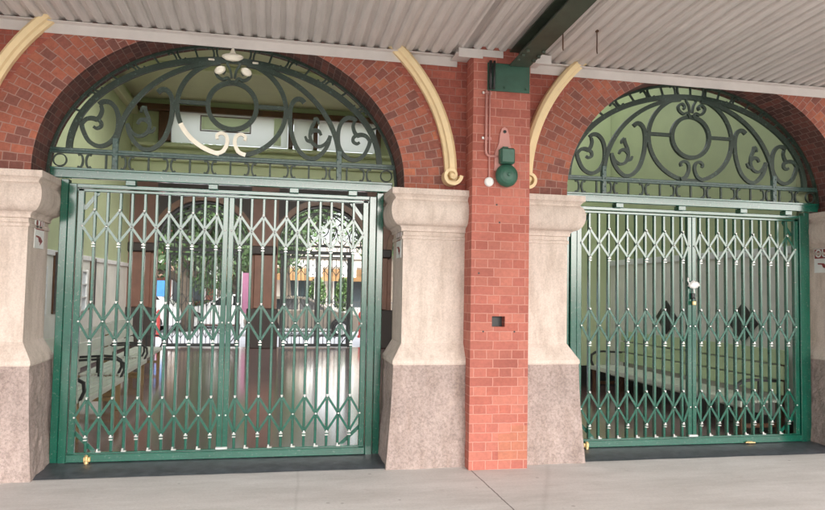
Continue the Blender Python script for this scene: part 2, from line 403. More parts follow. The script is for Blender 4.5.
def arch_pts(a, b, n=48, zlow=2.64):
    """points from left spring to right spring, with arc length"""
    P = [(-a, zlow)]
    for i in range(n+1):
        t = PI - PI*i/n; P.append((a*math.cos(t), AZ+b*math.sin(t)))
    P.append((a, zlow)); L = [0]
    for i in range(1, len(P)): L.append(L[-1]+math.hypot(P[i][0]-P[i-1][0], P[i][1]-P[i-1][1]))
    return P, L
PI_IN, L_IN = arch_pts(AA, AB); PO, L_OUT = arch_pts(AA+RING, AB+RING)
for c in (G1, G2):
    mb = MB()
    for i in range(len(PI_IN)-1):
        a0, a1, b0, b1 = PI_IN[i], PI_IN[i+1], PO[i], PO[i+1]
        u0, u1 = L_OUT[i]*.92, L_OUT[i+1]*.92
        mb.face([(c+a0[0], YF, a0[1]), (c+a1[0], YF, a1[1]), (c+b1[0], YF, b1[1]), (c+b0[0], YF, b0[1])], 0, [(0, u0), (0, u1), (.4, u1), (.4, u0)])
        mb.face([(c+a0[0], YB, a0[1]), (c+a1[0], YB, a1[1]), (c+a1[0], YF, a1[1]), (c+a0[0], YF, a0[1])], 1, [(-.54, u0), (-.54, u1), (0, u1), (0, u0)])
    mb.build('brick_arch', ['arch_brick', 'dark_brick'], B)
# spandrel wall: brick above and beside the arch rings
ZT = 7.3
def wall_strip(mb, xs, zf, y, flip=False):
    for i in range(len(xs)-1):
        q = [(xs[i], y, zf(xs[i])), (xs[i+1], y, zf(xs[i+1])), (xs[i+1], y, ZT), (xs[i], y, ZT)]
        mb.face(q if not flip else list(reversed(q)))
def arch_wall(A_, Bb, y, name, mat, flip=False):
    mb = MB(); cur = -9.0
    for c in (G1, G2):
        mb.face([(cur, y, 2.64), (c-A_, y, 2.64), (c-A_, y, ZT), (cur, y, ZT)] if not flip else [(cur, y, ZT), (c-A_, y, ZT), (c-A_, y, 2.64), (cur, y, 2.64)])
        xs = [c+A_*math.cos(PI-PI*i/48) for i in range(49)]
        wall_strip(mb, xs, lambda x: AZ+Bb*math.sqrt(max(0, 1-((x-c)/A_)**2)), y, flip)
        cur = c+A_
    mb.face([(cur, y, 2.64), (14.0, y, 2.64), (14.0, y, ZT), (cur, y, ZT)] if not flip else [(cur, y, ZT), (14, y, ZT), (14, y, 2.64), (cur, y, 2.64)])
    return mb.build(name, mat, B)
arch_wall(AA+RING, AB+RING, YF, 'front_wall', 'wall_brick')
arch_wall(AA, AB, YB, 'inner_plaster', 'hallgreen', True)
mb = MB(); mb.box(-9, 14, YF, YB, ZT, ZT+.12); mb.build('parapet', 'wall_brick', B)
for x0, x1 in ((-9, -3.36), (8.36, 14)):
    mb = MB(); mb.box(x0, x1, YF+.01, YB, 0, 2.64); mb.build('flank_wall', 'wall_brick', B)

# cream hood moulds with scrolled ends
def hood(c, name='hood_mould'):
    A1, B1 = 2.055, 1.755; n = 60
    mb = MB(); prof = [(0, 0), (.0, -.05), (.028, -.065), (.038, -.09), (.085, -.10), (.112, -.075), (.116, 0)]
    rows = []
    for i in range(n+1):
        t = PI - PI*i/n; nx, nz = math.cos(t), math.sin(t)
        # outward normal of ellipse
        ex, ez = nx/A1, nz/B1; l = math.hypot(ex, ez); ex /= l; ez /= l
        rows.append([(c+A1*nx+ex*o, YF-.003+d, AZ+.09+B1*nz+ez*o) for o, d in prof])
    vs = [p for r in rows for p in r]; k = len(prof)
    fs = [(i*k+j, i*k+j+1, (i+1)*k+j+1, (i+1)*k+j) for i in range(n) for j in range(k-1)]
    fs += [tuple(range(k)), tuple(reversed(range(n*k, n*k+k)))]
    mb.mesh(vs, fs); h = mb.build(name, 'cream', B, smooth=False)
    for sgn in (-1, 1):   # volute curling inwards
        m2 = MB(); pts = []; cx, cz = c+sgn*2.11, AZ+.085
        for i in range(40):
            a = i/39; th = -a*2*PI*1.45; r = .082*(1-a)+.012
            pts.append((cx+sgn*(.0+r*math.cos(th)), YF-.06, cz+r*math.sin(th)))
        m2.sweep(pts, .036, .12, taper=[1-.5*i/39 for i in range(40)])
        m2.lathe([(.0, 0), (.026, 0), (.026, .02), (.016, .032), (0, .036)], 12, Matrix.Translation((cx, YF-.10, cz)) @ Matrix.Rotation(PI/2, 4, 'X'))
        m2.lathe([(.07, 0), (.07, .05), (.0, .05)], 20, Matrix.Translation((cx, YF-.0, cz)) @ Matrix.Rotation(PI/2, 4, 'X'))
        m2.build('scroll', 'cream', h)
hood(G1); hood(G2)

# stone piers
def ring_loft(mb, x0, x1, y0, y1, prof, mi=0, cap=True):
    vs = []; n = len(prof)
    for o, z in prof: vs += [(x0-o, y1, z), (x0-o, y0-o, z), (x1+o, y0-o, z), (x1+o, y1, z)]
    fs = [(4*i+j, 4*i+(j+1) % 4, 4*i+4+(j+1) % 4, 4*i+4+j) for i in range(n-1) for j in range(4)]
    if cap: fs += [(3, 2, 1, 0), (4*n-4, 4*n-3, 4*n-2, 4*n-1)]
    mb.mesh(vs, fs, mi)
def rough_base(x0, x1, y0, y1):
    """rock-faced plinth block: gridded shell pushed about by noise"""
    mb = MB(); z0, z1 = -.02, .965; st = .03
    def jig(p, nrm):
        a = noise.noise(Vector(p)*3.1)*.022+noise.noise(Vector(p)*9)*.012+noise.noise(Vector(p)*23)*.005
        k = 1.0
        for d in (abs(p[2]-z1), ): k = min(k, max(0, d/.05))
        return tuple(Vector(p)+nrm*a*k)
    def batter(z): return .06*(1-z/z1)**1.5
    def grid(P0, P1, nrm):
        L = math.hypot(P1[0]-P0[0], P1[1]-P0[1]); nx = max(2, int(L/st)); nz = int((z1-z0)/st); vs = []
        for i in range(nx+1):
            for j in range(nz+1):
                z = z0+(z1-z0)*j/nz; b = batter(max(z, 0)); t = i/nx
                x = P0[0]+(P1[0]-P0[0])*t; y = P0[1]+(P1[1]-P0[1])*t
                # batter both corners outwards
                xx = x+(b if abs(x-x1) < 1e-6 else (-b if abs(x-x0) < 1e-6 else 0)); yy = y-(b*.6 if abs(y-y0) < 1e-6 else 0)
                e = min(t, 1-t)*L; k = min(1, e/.04+.0)
                d = (noise.noise(Vector((xx*3.1, yy*3.1, z*3.1)))*.024+noise.noise(Vector((xx, yy, z))*11)*.012+noise.noise(Vector((xx, yy, z))*27)*.005)*min(k, max(0, (z1-z)/.05), 1)
                vs.append((xx+nrm[0]*d, yy+nrm[1]*d, z))
        fs = [(i*(nz+1)+j, (i+1)*(nz+1)+j, (i+1)*(nz+1)+j+1, i*(nz+1)+j+1) for i in range(nx) for j in range(nz)]
        mb.mesh(vs, fs)
    grid((x0, y0), (x1, y0), (0, -1)); grid((x0, y1), (x0, y0), (-1, 0)); grid((x1, y0), (x1, y1), (1, 0))
    return mb
def pier(x0, x1):
    d = MB(); ring_loft(d, x0, x1, YF, YB, [(0, 1.16), (0, 2.16), (.012, 2.163), (.012, 2.19), (0, 2.2), (0, 2.235)])
    p = d.build('stone_pier', 'stone', B)
    b = MB(); ring_loft(b, x0, x1, YF, YB, [(.09, .96), (.098, .975), (.096, 1.005), (.0, 1.16)]); b.build('chamfered_course', 'stone', p)
    rough_base(x0-.09, x1+.09, YF-.09, YB).build('rock_faced_base', 'rock', p)
    c = MB(); pr = [(0, 2.235), (.022, 2.238), (.022, 2.262), (.03, 2.275)]
    for i in range(17):
        a = R(-90+135*i/16); pr.append((.045+.095*math.cos(a), 2.43+.14*math.sin(a)))
    pr += [(.100, 2.535), (.100, 2.555), (.118, 2.575), (.135, 2.585), (.135, 2.64)]
    ring_loft(c, x0, x1, YF, YB, pr); c.build('capital', 'stone', p)
pier(-3.35, -1.66); pier(1.66, 3.35); pier(6.66, 8.35)

# brick pilaster, with the small vent hole, on the middle pier
def pilaster(x0, x1, hole=True):
    Y0 = -.66; top = 4.6; mb = MB()
    if hole:
        hx0, hx1, hz0, hz1 = 2.485, 2.615, 1.335, 1.435
        xs = [x0, hx0, hx1, x1]; zs = [0, hz0, hz1, top]
        for i in range(3):
            for j in range(3):
                if i == 1 and j == 1: continue
                mb.face([(xs[i], Y0, zs[j]), (xs[i+1], Y0, zs[j]), (xs[i+1], Y0, zs[j+1]), (xs[i], Y0, zs[j+1])])
        y = Y0+.09
        mb.face([(hx0, Y0, hz0), (hx0, Y0, hz1), (hx0, y, hz1), (hx0, y, hz0)]); mb.face([(hx1, Y0, hz1), (hx1, Y0, hz0), (hx1, y, hz0), (hx1, y, hz1)])
        mb.face([(hx0, Y0, hz1), (hx1, Y0, hz1), (hx1, y, hz1), (hx0, y, hz1)]); mb.face([(hx1, Y0, hz0), (hx0, Y0, hz0), (hx0, y, hz0), (hx1, y, hz0)])
        mb.face([(hx0, y, hz0), (hx0, y, hz1), (hx1, y, hz1), (hx1, y, hz0)], 1)
        for bx, bz in ((2.55, 2.33), (2.35, 1.84), (2.40, 1.29), (2.71, 1.29), (2.44, 3.02), (2.52, 2.5)):
            mb.lathe([(.009, 0), (.009, .003), (0, .003)], 8, Matrix.Translation((bx, Y0, bz)) @ Matrix.Rotation(PI/2, 4, 'X'), 1)
        mb.face([(2.56, Y0-.0025, .33), (2.56, Y0-.0025, .08), (x1-.004, Y0-.0025, .08), (x1-.004, Y0-.0025, .405), (2.68, Y0-.0025, .405), (2.68, Y0-.0025, .33)][::-1], 2)
    else: mb.face([(x0, Y0, 0), (x1, Y0, 0), (x1, Y0, top), (x0, Y0, top)])
    mb.face([(x0, YF, 0), (x0, Y0, 0), (x0, Y0, top), (x0, YF, top)][::-1]); mb.face([(x1, Y0, 0), (x1, YF, 0), (x1, YF, top), (x1, Y0, top)])
    mb.face([(x0, Y0, top), (x1, Y0, top), (x1, YF, top), (x0, YF, top)])
    mb.build('brick_pilaster', ['pilaster_brick', 'black', 'patch_brick'], B)
pilaster(2.275, 2.85); pilaster(-2.73, -2.155, False); pilaster(7.28, 7.855, False)

# slate threshold ramps
for c in (G1, G2):
    mb = MB(); n = 24; vs = []
    for i in range(n+1):
        x = c-1.64+3.28*i/n
        for y, z in ((-.50, .004), (-.47, .014), (-.05, .03), (.10, .03)):
            vs.append((x, y+(noise.noise(Vector((x*5, y, 0)))*.008 if y < -.4 else 0), z+noise.noise(Vector((x*3, y*5, 2)))*.002))
    fs = [(i*4+j, (i+1)*4+j, (i+1)*4+j+1, i*4+j+1) for i in range(n) for j in range(3)]
    mb.mesh(vs, fs); mb.build('threshold', 'slate', B, smooth=True)

# ---------------------------------------------------------------- the hall behind
XL, XR, YE, ZC = -3.44, 6.50, 12.7, 6.8
def skirt_wall(name, x, y0, y1, facing):
    mb = MB(); t = .4*(-facing)
    mb.box(min(x, x+t), max(x, x+t), y0, y1, 0, 2.22, 0); mb.box(min(x, x+t), max(x, x+t), y0, y1, 2.222, ZC, 1)
    a, b = (x, x+.03*facing) if facing > 0 else (x-.03, x)
    mb.box(a, b, y0, y1, 2.18, 2.28, 2, .008); mb.box(a, b, y0, y1, .004, .2, 3, .006)
    return mb.build(name, ['render', 'hallgreen', 'frieze', 'black'], B)
skirt_wall('left_hall_wall', XL, YB+.01, YE, 1); skirt_wall('right_hall_wall', XR, YB+.01, YE, -1)
mb = MB()
mb.box(5.15, 6.497, 4.72, 6.6, .375, ZC, 0); mb.box(5.13, 6.497, 4.70, 6.62, .004, .374, 1)
mb.build('stair_enclosure', ['palegreen', 'black'], B)
# ceiling with an added opening, out of view, that lets sky light the hall
mb = MB(); sx0, sx1, sy0, sy1 = -2.6, 6.1, 1.0, 6.6
mb.box(XL-.15, sx0, YB, YE+.4, ZC, ZC+.25); mb.box(sx1, XR+.15, YB, YE+.4, ZC, ZC+.25)
mb.box(sx0, sx1, YB, sy0, ZC, ZC+.25); mb.box(sx0, sx1, sy1, YE+.4, ZC, ZC+.25)
cl = mb.build('hall_ceiling', 'ceiling', B)
mb = MB()
for i in range(8):
    x = sx0+(sx1-sx0)*i/7; mb.box(x-.025, x+.025, sy0, sy1, ZC+.26, ZC+.34)
for y in (sy0+.02, (sy0+sy1)/2, sy1-.02): mb.box(sx0, sx1, y-.02, y+.02, ZC+.341, ZC+.40)
mb.build('added_opening_bars', 'frieze', cl)
# far wall with three arched openings
FP = [(-1.48, 1.25), (1.77, 1.25), (5.02, 1.25)]
def far_wall():
    mb = MB(); y0, y1 = YE, YE+.4; cur = XL-.1
    def seg(x0, x1, z0a, z0b, z1, mi):
        mb.face([(x0, y0, z0a), (x1, y0, z0b), (x1, y0, z1), (x0, y0, z1)], mi); mb.face([(x1, y1, z0b), (x0, y1, z0a), (x0, y1, z1), (x1, y1, z1)], mi)
    for c, a in FP:
        seg(cur, c-a, 0, 0, 4.6, 0)
        n = 32; f = lambda x: 2.78+1.25*math.sqrt(max(0, 1-((x-c)/a)**2))
        xs = [c+a*math.cos(PI-PI*i/n) for i in range(n+1)]
        for i in range(n):
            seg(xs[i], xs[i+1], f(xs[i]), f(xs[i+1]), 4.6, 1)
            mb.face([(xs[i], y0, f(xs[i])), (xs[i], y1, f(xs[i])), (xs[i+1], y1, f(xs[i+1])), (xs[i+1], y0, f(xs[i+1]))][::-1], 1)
        for sx in (c-a, c+a): mb.face([(sx, y0, 0), (sx, y1, 0), (sx, y1, 2.78), (sx, y0, 2.78)], 0)
        cur = c+a
    seg(cur, XR+.1, 0, 0, 4.6, 0)
    w_ = mb.build('far_wall', ['brownwall', 'darkbrown'], B)
    mb = MB(); mb.box(XL, XR, YE-.04, YE+.4, 4.602, 5.619); mb.box(XL, XR, YE-.04, YE+.4, 6.431, ZC)
    for x0, x1 in ((XL, -2.42), (.72, .86), (1.42, 1.55), (3.2, XR)): mb.box(x0, x1, YE-.04, YE+.4, 5.6191, 6.4309)
    mb.build('upper_wall', 'hallgreen', B)
    for (px) in (-3.1, .14, 3.39):
        m2 = MB(); m2.box(px-.43, px+.43, YE-.08, YE+.1, .004, 1.1, 1, .02); m2.box(px-.26, px+.26, YE-.05, YE+.1, 1.102, 2.6, 0, .02)
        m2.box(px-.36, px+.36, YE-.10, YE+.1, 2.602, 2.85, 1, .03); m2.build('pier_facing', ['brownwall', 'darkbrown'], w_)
    for c, a in FP:   # moulded arch ring
        m3 = MB(); pts = [(c+(a+.09)*math.cos(PI-PI*i/32), YE-.03, 2.80+(1.25+.09)*math.sin(PI*i/32)) for i in range(33)]
        m3.sweep(pts, .16, .08); m3.build('arch_moulding', 'timber', w_)
    return w_
fw = far_wall()
# coved frieze and timber rail high on the far wall
mb = MB(); yf = YE-.05
mb.box(XL+.01, XR-.01, yf-.22, yf, 6.44, 6.62, 0, .02)
for x0, x1 in ((-2.75, -2.42), (.72, .86), (1.42, 1.55), (3.2, 3.35)): mb.box(x0, x1, yf-.16, yf, 5.62, 6.439, 0, .02)
mb.build('frieze_timber', 'timber', B)
mb = MB()
for x0, x1 in ((-2.41, .71), (.87, 1.41), (1.56, 3.19)):
    n = 10; vs = []
    for i in range(n+1):
        a = i/n*PI/2; z = 5.62+.81*math.sin(a); y = yf-.02-.30*(1-math.cos(a))*.55-.0
        vs += [(x0, y, z), (x1, y, z)]
    mb.mesh(vs, [(2*i, 2*i+1, 2*i+3, 2*i+2) for i in range(n)])
mb.build('coved_frieze', 'frosted', B, smooth=True)
mb = MB(); mb.box(-1.62, -.34, yf-.26, yf-.235, 5.97, 6.33, 0, .01); mb.box(.32, .52, yf-.24, yf-.21, 5.64, 6.42, 0, .01)
mb.box(-1.66, -.30, yf-.235, yf-.215, 5.93, 5.96, 1, .005); mb.box(-1.66, -.30, yf-.235, yf-.215, 6.34, 6.37, 1, .005); mb.box(-1.66, -1.63, yf-.235, yf-.215, 5.961, 6.339, 1); mb.box(-.33, -.30, yf-.235, yf-.215, 5.961, 6.339, 1);
mb.build('frieze_panel', ['limeglass', 'timber'], B)
mb = MB(); mb.box(XL+.01, XR-.01, yf-.25, yf, 5.46, 5.56, 0, .02); mb.box(XL+.01, XR-.01, yf-.12, yf, 5.08, 5.16, 0, .02)
mb.build('wall_cornice', 'hallgreen', B)
mb = MB()
for (x0, y0, z0, y1, z1) in ((XL, 7.6, ZC-.5, 12.5, ZC-.5),): mb.box(x0, x0+.16, y0, y1, z0, z0+.22, 0, .02)
mb.box(XL, XR, 9.3, 9.5, ZC-.16, ZC, 0, .02)
mb.build('ceiling_moulding', 'ceiling', B)
# window on the left wall
def sash(parent, y0, y1, z0, z1):
    mb = MB(); x = XL+.004; mb.box(x, x+.02, y0, y1, z0, z1); p = mb.build('window', 'palepane', parent)
    f = MB(); n = 3
    for i in range(n+1):
        y = y0+(y1-y0)*i/n; f.box(x+.021, x+.06, y-.022, y+.022, z0-.03, z1+.03, 0, .004)
    for i in range(4):
        z = z0+(z1-z0)*i/3; f.box(x+.022, x+.055, y0-.03, y1+.03, z-.016, z+.016, 0, .004)
    f.build('window_frame', 'frieze', p)
sash(B, 4.2, 5.9, 1.15, 1.95)
sash(B, 7.3, 8.5, 1.15, 1.95)

# ================================================================ CANOPY
cano = empty('canopy', (0, 0, 0)); tag(cano, 'pale pinkish grey corrugated metal canopy over the pavement on a dark green beam', 'canopy')
SL = math.tan(R(2.6)); CZ = 3.985; YO = -11.0
def cz(y): return CZ+(-.42-y)*SL
def slope_box(mb, x0, x1, ya, yb, dz0, dz1):
    vs = [(x, y, cz(y)+dz) for y in (ya, yb) for dz in (dz0, dz1) for x in (x0, x1)]
    mb.mesh(vs, [(0, 1, 3, 2), (4, 6, 7, 5), (0, 4, 5, 1), (2, 3, 7, 6), (0, 2, 6, 4), (1, 5, 7, 3)])
def sheet_part(x0, x1, ys, name='corrugated_sheet'):
    pitch = .127; prof = []
    x = math.floor(x0/pitch)*pitch
    while x < x1:
        for dx, dz in ((0, 0), (.046, 0), (.058, .010), (.066, .028), (.104, .028), (.112, .010)): prof.append((x+dx, dz))
        x += pitch
    prof = [p for p in prof if x0-.07 <= p[0] <= x1+.07]
    mb = MB(); n = len(prof); vs = []
    for y in (ys, YO):
        for px, pz in prof: vs.append((px, y, cz(y)+pz))
    for y in (ys, YO):
        for px, pz in prof: vs.append((px, y, cz(y)+pz+.0025))
    fs = [(i, i+1, n+i+1, n+i) for i in range(n-1)]+[(2*n+i, 3*n+i, 3*n+i+1, 2*n+i+1) for i in range(n-1)]
    mb.mesh(vs, fs)
    x = math.floor(x0/pitch)*pitch
    while x < x1:
        if int(round(x/pitch)) % 6 == 0 and x > x0: slope_box(mb, x+.002, x+.040, ys-.002, YO+.002, -.0035, -.0006)
        x += pitch
    mb.build(name, 'sheet', cano)
sheet_part(-9, 2.20, -.425); sheet_part(2.2001, 2.93, -.667); sheet_part(2.9301, 13, -.425)
mb = MB()
for x0, x1 in ((-9, 2.17), (2.935, 13)):
    mb.box(x0, x1, -.432, -.423, 3.885, CZ-.003, 0, .002); mb.box(x0, x1, -.50, -.4325, CZ-.012, CZ-.003, 0, .002)
mb.box(2.12, 2.36, -.679, -.670, 3.905, cz(-.67)-.003, 0, .002); mb.box(2.36, 2.565, -.679, -.670, 3.925, cz(-.67)-.003, 0, .002)
mb.box(2.86, 3.06, -.679, -.670, 3.905, cz(-.67)-.003, 0, .002)
mb.box(2.10, 2.27, -.665, -.425, 3.94, 3.952, 0, .002); mb.box(2.855, 3.0, -.665, -.425, 3.94, 3.952, 0, .002)
mb.build('edge_angle', 'angle', cano)
mb = MB(); slope_box(mb, -9, 13, -.425, -.95, .032, .045); mb.build('sky_blocker_strip', 'angle', cano)  # added strip above the sheet, keeps sky light out of the gaps
mb = MB(); mb.box(-9, 13, YO-.06, YO-.01, cz(YO)-.03, cz(YO)+.16, 0, .005); mb.build('fascia', 'angle', cano)
mb = MB(); slope_box(mb, 2.62, 2.82, -.70, YO, -.150, -.138); slope_box(mb, 2.713, 2.727, -.70, YO, -.1379, -.016); slope_box(mb, 2.62, 2.82, -.70, YO, -.0159, -.004)
for bx in (2.645, 2.795):
    for k in range(3): mb.box(bx-.015, bx+.015, -.9-.12*k, -.87-.12*k, cz(-.9)-.17, cz(-.9)-.148)
mb.build('steel_beam', 'beam', cano)
mb = MB(); mb.box(2.41, 2.838, -.676, -.662, 3.60, 3.873, 0, .003)
for x, z in ((2.46, 3.64), (2.80, 3.64), (2.46, 3.83), (2.58, 3.64)): mb.lathe([(.014, 0), (.014, .01), (.008, .014), (0, .014)], 6, Matrix.Translation((x, -.676, z)) @ Matrix.Rotation(PI/2, 4, 'X'))
mb.build('wall_plate', 'plate', cano)
for i, (x, z0, z1, y) in enumerate(((3.233, 4.03, 4.20, -1.3), (2.907, 3.80, 3.99, -1.3))):
    mb = MB(); zt = cz(y)+.0; z0 = zt-.21
    mb.tube([(x, y, zt+.02), (x, y, z0+.02), (x+.004, y, z0)], .006, 6); mb.box(x-.012, x+.012, y-.012, y+.012, zt-.012, zt+.004)
    o = mb.build('hanging_rod', 'timber')
    tag(o, ['thin rusty rod hanging from the canopy, farther out from the pilaster' if i == 0 else 'thin rusty rod hanging from the canopy, right beside the dark beam'][0], 'rod', 'rods hanging under the canopy')

# ================================================================ FOLDING GATE
def make_gate(paint='gate', steel='steel', nk=11):
    PS = 1.33/(nk+1)*.9997
    g = empty('folding_gate')
    rv = lambda mb, x, y, z, r=.009: mb.lathe([(r, 0), (r, .003), (r*.6, .007), (0, .008)], 8, Matrix.Translation((x, y, z)) @ Matrix.Rotation(PI/2, 4, 'X'), 1)
    mb = MB(); mb.box(-1.61, 1.60, -.085, -.015, 2.655, 2.745, 0, .006); mb.box(-1.61, 1.60, -.10, -.0851, 2.73, 2.752, 0, .003)
    for x in (-.9, -.15, .62, 1.2): mb.box(x-.045, x+.045, -.095, -.0, 2.605, 2.654, 0, .004)
    mb.build('track_beam', paint, g)
    for s in (-1, 1):
        m = MB(); a, b = sorted((s*1.525, s*1.455)); m.box(a, b, -.03, .06, .02, 2.652, 0, .006)
        a, b = sorted((s*1.448, s*1.378)); m.box(a, b, -.05, .03, .02, 2.61, 0, .005)
        a, b = sorted((s*1.37, s*1.315)); m.box(a, b, -.035, .015, .105, 2.565, 0, .004)
        # leaf edge lip
        m.build('gate_post', paint, g)
    m = MB(); m.box(-1.377, 1.377, -.05, .03, 2.572, 2.61, 0, .005); m.box(-1.377, 1.377, -.035, .015, 2.54, 2.566, 0, .004); m.build('top_rail', paint, g)
    m = MB(); m.box(-1.377, 1.377, -.055, .035, .032, .105, 0, .006); m.box(-1.377, 1.377, -.030, .0, .1055, .118, 0, .002); m.build('bottom_rail', paint, g)
    m = MB(); m.box(-.052, -.003, -.04, .015, .118, 2.54, 0, .004); m.box(.003, .052, -.04, .015, .118, 2.54, 0, .004)
    m.box(-.055, .055, -.062, -.0405, .120, .140, 1, .003)
    m.build('meeting_stile', [paint, steel], g)
    # pickets with shiny feet
    pk = MB(); pk.box(-.0125, .0125, -.030, .010, .12, 2.54, 0, .003)
    ft = MB(); ft.box(-.016, .030, -.050, -.0305, .118, .132, 0, .004); ft.box(-.012, .004, -.048, -.0305, .132, .150, 0, .003)
    p0 = None
    for s in (-1, 1):
        for k in range(1, nk+1):
            x = s*PS*k+random.uniform(-.0015, .0015)
            if p0 is None:
                p = pk.build('picket', paint, g); p0 = p
            else:
                p = p0.copy(); C.objects.link(p); p.parent = g
            p.location.x = x; p.rotation_euler.y = random.uniform(-.0012, .0012)
            if k % 2 == 0:
                if KIDS.get((paint, 'f')) is None: f = ft.build('foot', steel, p); KIDS[(paint, 'f')] = f
                else: f = KIDS[(paint, 'f')].copy(); C.objects.link(f); f.parent = p
        for zm, hh in ((2.215, .150), (1.325, .175), (.44, .170)):
            m = MB()
            for k in range(nk+1):
                x0 = s*(PS*k) if k else s*.045; x1 = s*PS*(k+1) if k < nk else s*1.32
                for sg in (1, -1):
                    za, zb = (zm, zm+sg*hh) if k % 2 == 0 else (zm+sg*hh, zm)
                    yy = -.036 if sg > 0 else -.044
                    m.sweep([(x0, yy, za), (x1, yy, zb)], .023, .005)
                xr = s*PS*(k+1) if k < nk else s*1.32
                if k % 2 == 1: rv(m, xr, -.047, zm)
                else:
                    rv(m, xr, -.047, zm+hh); rv(m, xr, -.047, zm-hh)
                    m.box(xr-.017, xr+.017, -.052, -.031, zm-hh-.018, zm-hh-.009, 1, .002); m.box(xr-.017, xr+.017, -.052, -.031, zm-hh-.043, zm-hh-.034, 1, .002)
                    m.box(xr-.012, xr+.012, -.050, -.031, zm+hh+.008, zm+hh+.015, 1, .002)
            rv(m, s*.03, -.049, zm)
            m.build('lattice', [paint, steel], g)
    # small corner braces
    for x0, z0, x1, z1 in ((-1.33, .30, -1.15, .115), (1.33, .30, 1.13, .115), (-1.32, 2.38, -1.2, 2.54), (1.32, 2.38, 1.2, 2.54)):
        m = MB(); m.sweep([(x0, .016, z0), (x1, .016, z1)], .035, .006); m.build('corner_brace', paint, g)
    return g
gates = []
ga = make_gate(); ga.location = (G1, 0, 0)
tag(ga, 'tall green folding lattice gate in the left arch with the street showing through it', 'gate', 'green folding gates')
gb = copy_tree(ga); gb.location = (G2, 0, 0)
tag(gb, 'green folding lattice gate in the right arch, a padlock on its centre stile', 'gate', 'green folding gates')
# make the far gates: same pattern, backlit silhouette put into a near-black colour
KIDS.clear()
gf = make_gate('fargate', 'fargate', 7)
FG = [(-1.48, 'dark folding gate closing the left archway at the far end of the hall'),
      (1.63, 'dark folding gate in the middle far archway, the silver car behind it'),
      (5.0, 'dark folding gate in the right far archway, mostly hidden behind the stone pier')]
for i, (x, lb) in enumerate(FG):
    o = gf if i == 0 else copy_tree(gf)
    o.location = (x, YE+.2, 0); o.scale = (.664, 1, 1)
    tag(o, lb, 'gate', 'dark gates at the far end of the hall')

# brass bolts and padlock on the front gates
for i, (x, lb) in enumerate(((G1-1.19, 'small brass drop bolt at the lower left corner of the left green gate'), (G2-1.27, 'small brass drop bolt at the lower left corner of the right green gate'))):
    mb = MB(); mb.lathe([(.014, 0), (.020, .01), (.020, .03), (.012, .045), (.012, .075), (.018, .08), (0, .09)], 12, Matrix.Translation((x, -.085, .02))); mb.box(x-.03, x+.03, -.075, -.0555, .04, .085, 0, .004)
    tag(mb.build('drop_bolt', 'brass', smooth=False), lb, 'bolt', 'brass bolts')
mb = MB(); mb.box(G2+.66, G2+.72, -.085, -.0555, .035, .055, 0, .004); mb.tube([(G2+.63, -.075, .045), (G2+.75, -.075, .04)], .008, 8)
tag(mb.build('drop_bolt', 'brass'), 'short brass pin lying along the bottom rail right of the padlocked stile', 'bolt', 'brass bolts')
pl = empty('padlock', (G2, -.045, 1.66)); tag(pl, 'padlock with white tied cloth on the centre stile of the right green gate', 'padlock')
mb = MB(); mb.box(-.022, .022, -.045, -.02, -.10, -.055, 0, .006); mb.build('lock_body', 'brass', pl)
mb = MB(); mb.tube([(-.013, -.032, -.055), (-.013, -.032, -.03), (-.007, -.032, -.018), (.007, -.032, -.018), (.013, -.032, -.03), (.013, -.032, -.055)], .004, 6); mb.box(-.02, .02, -.03, .0, -.035, .03, 0, .004); mb.build('shackle', 'black', pl)
mb = MB()
vs = []; n1, n2 = 16, 10
for i in range(n1):
    th = 2*PI*i/n1
    for j in range(n2+1):
        ph = PI*j/n2; p = Vector((math.sin(ph)*math.cos(th), math.sin(ph)*math.sin(th), math.cos(ph)))
        r = 1+.35*noise.noise(p*2.2)+.12*noise.noise(p*6); vs.append((p.x*.068*r, -.03+p.y*.03*r, .125+p.z*.042*r))
mb.mesh(vs, [(i*(n2+1)+j, ((i+1) % n1)*(n2+1)+j, ((i+1) % n1)*(n2+1)+j+1, i*(n2+1)+j+1) for i in range(n1) for j in range(n2)])
mb.tube([(-.05, -.03, .13), (-.075, -.03, .17), (-.07, -.03, .20)], .008, 6); mb.tube([(.0, -.03, .09), (.005, -.035, .03)], .007, 6)
mb.build('tied_cloth', 'white', pl, smooth=True)

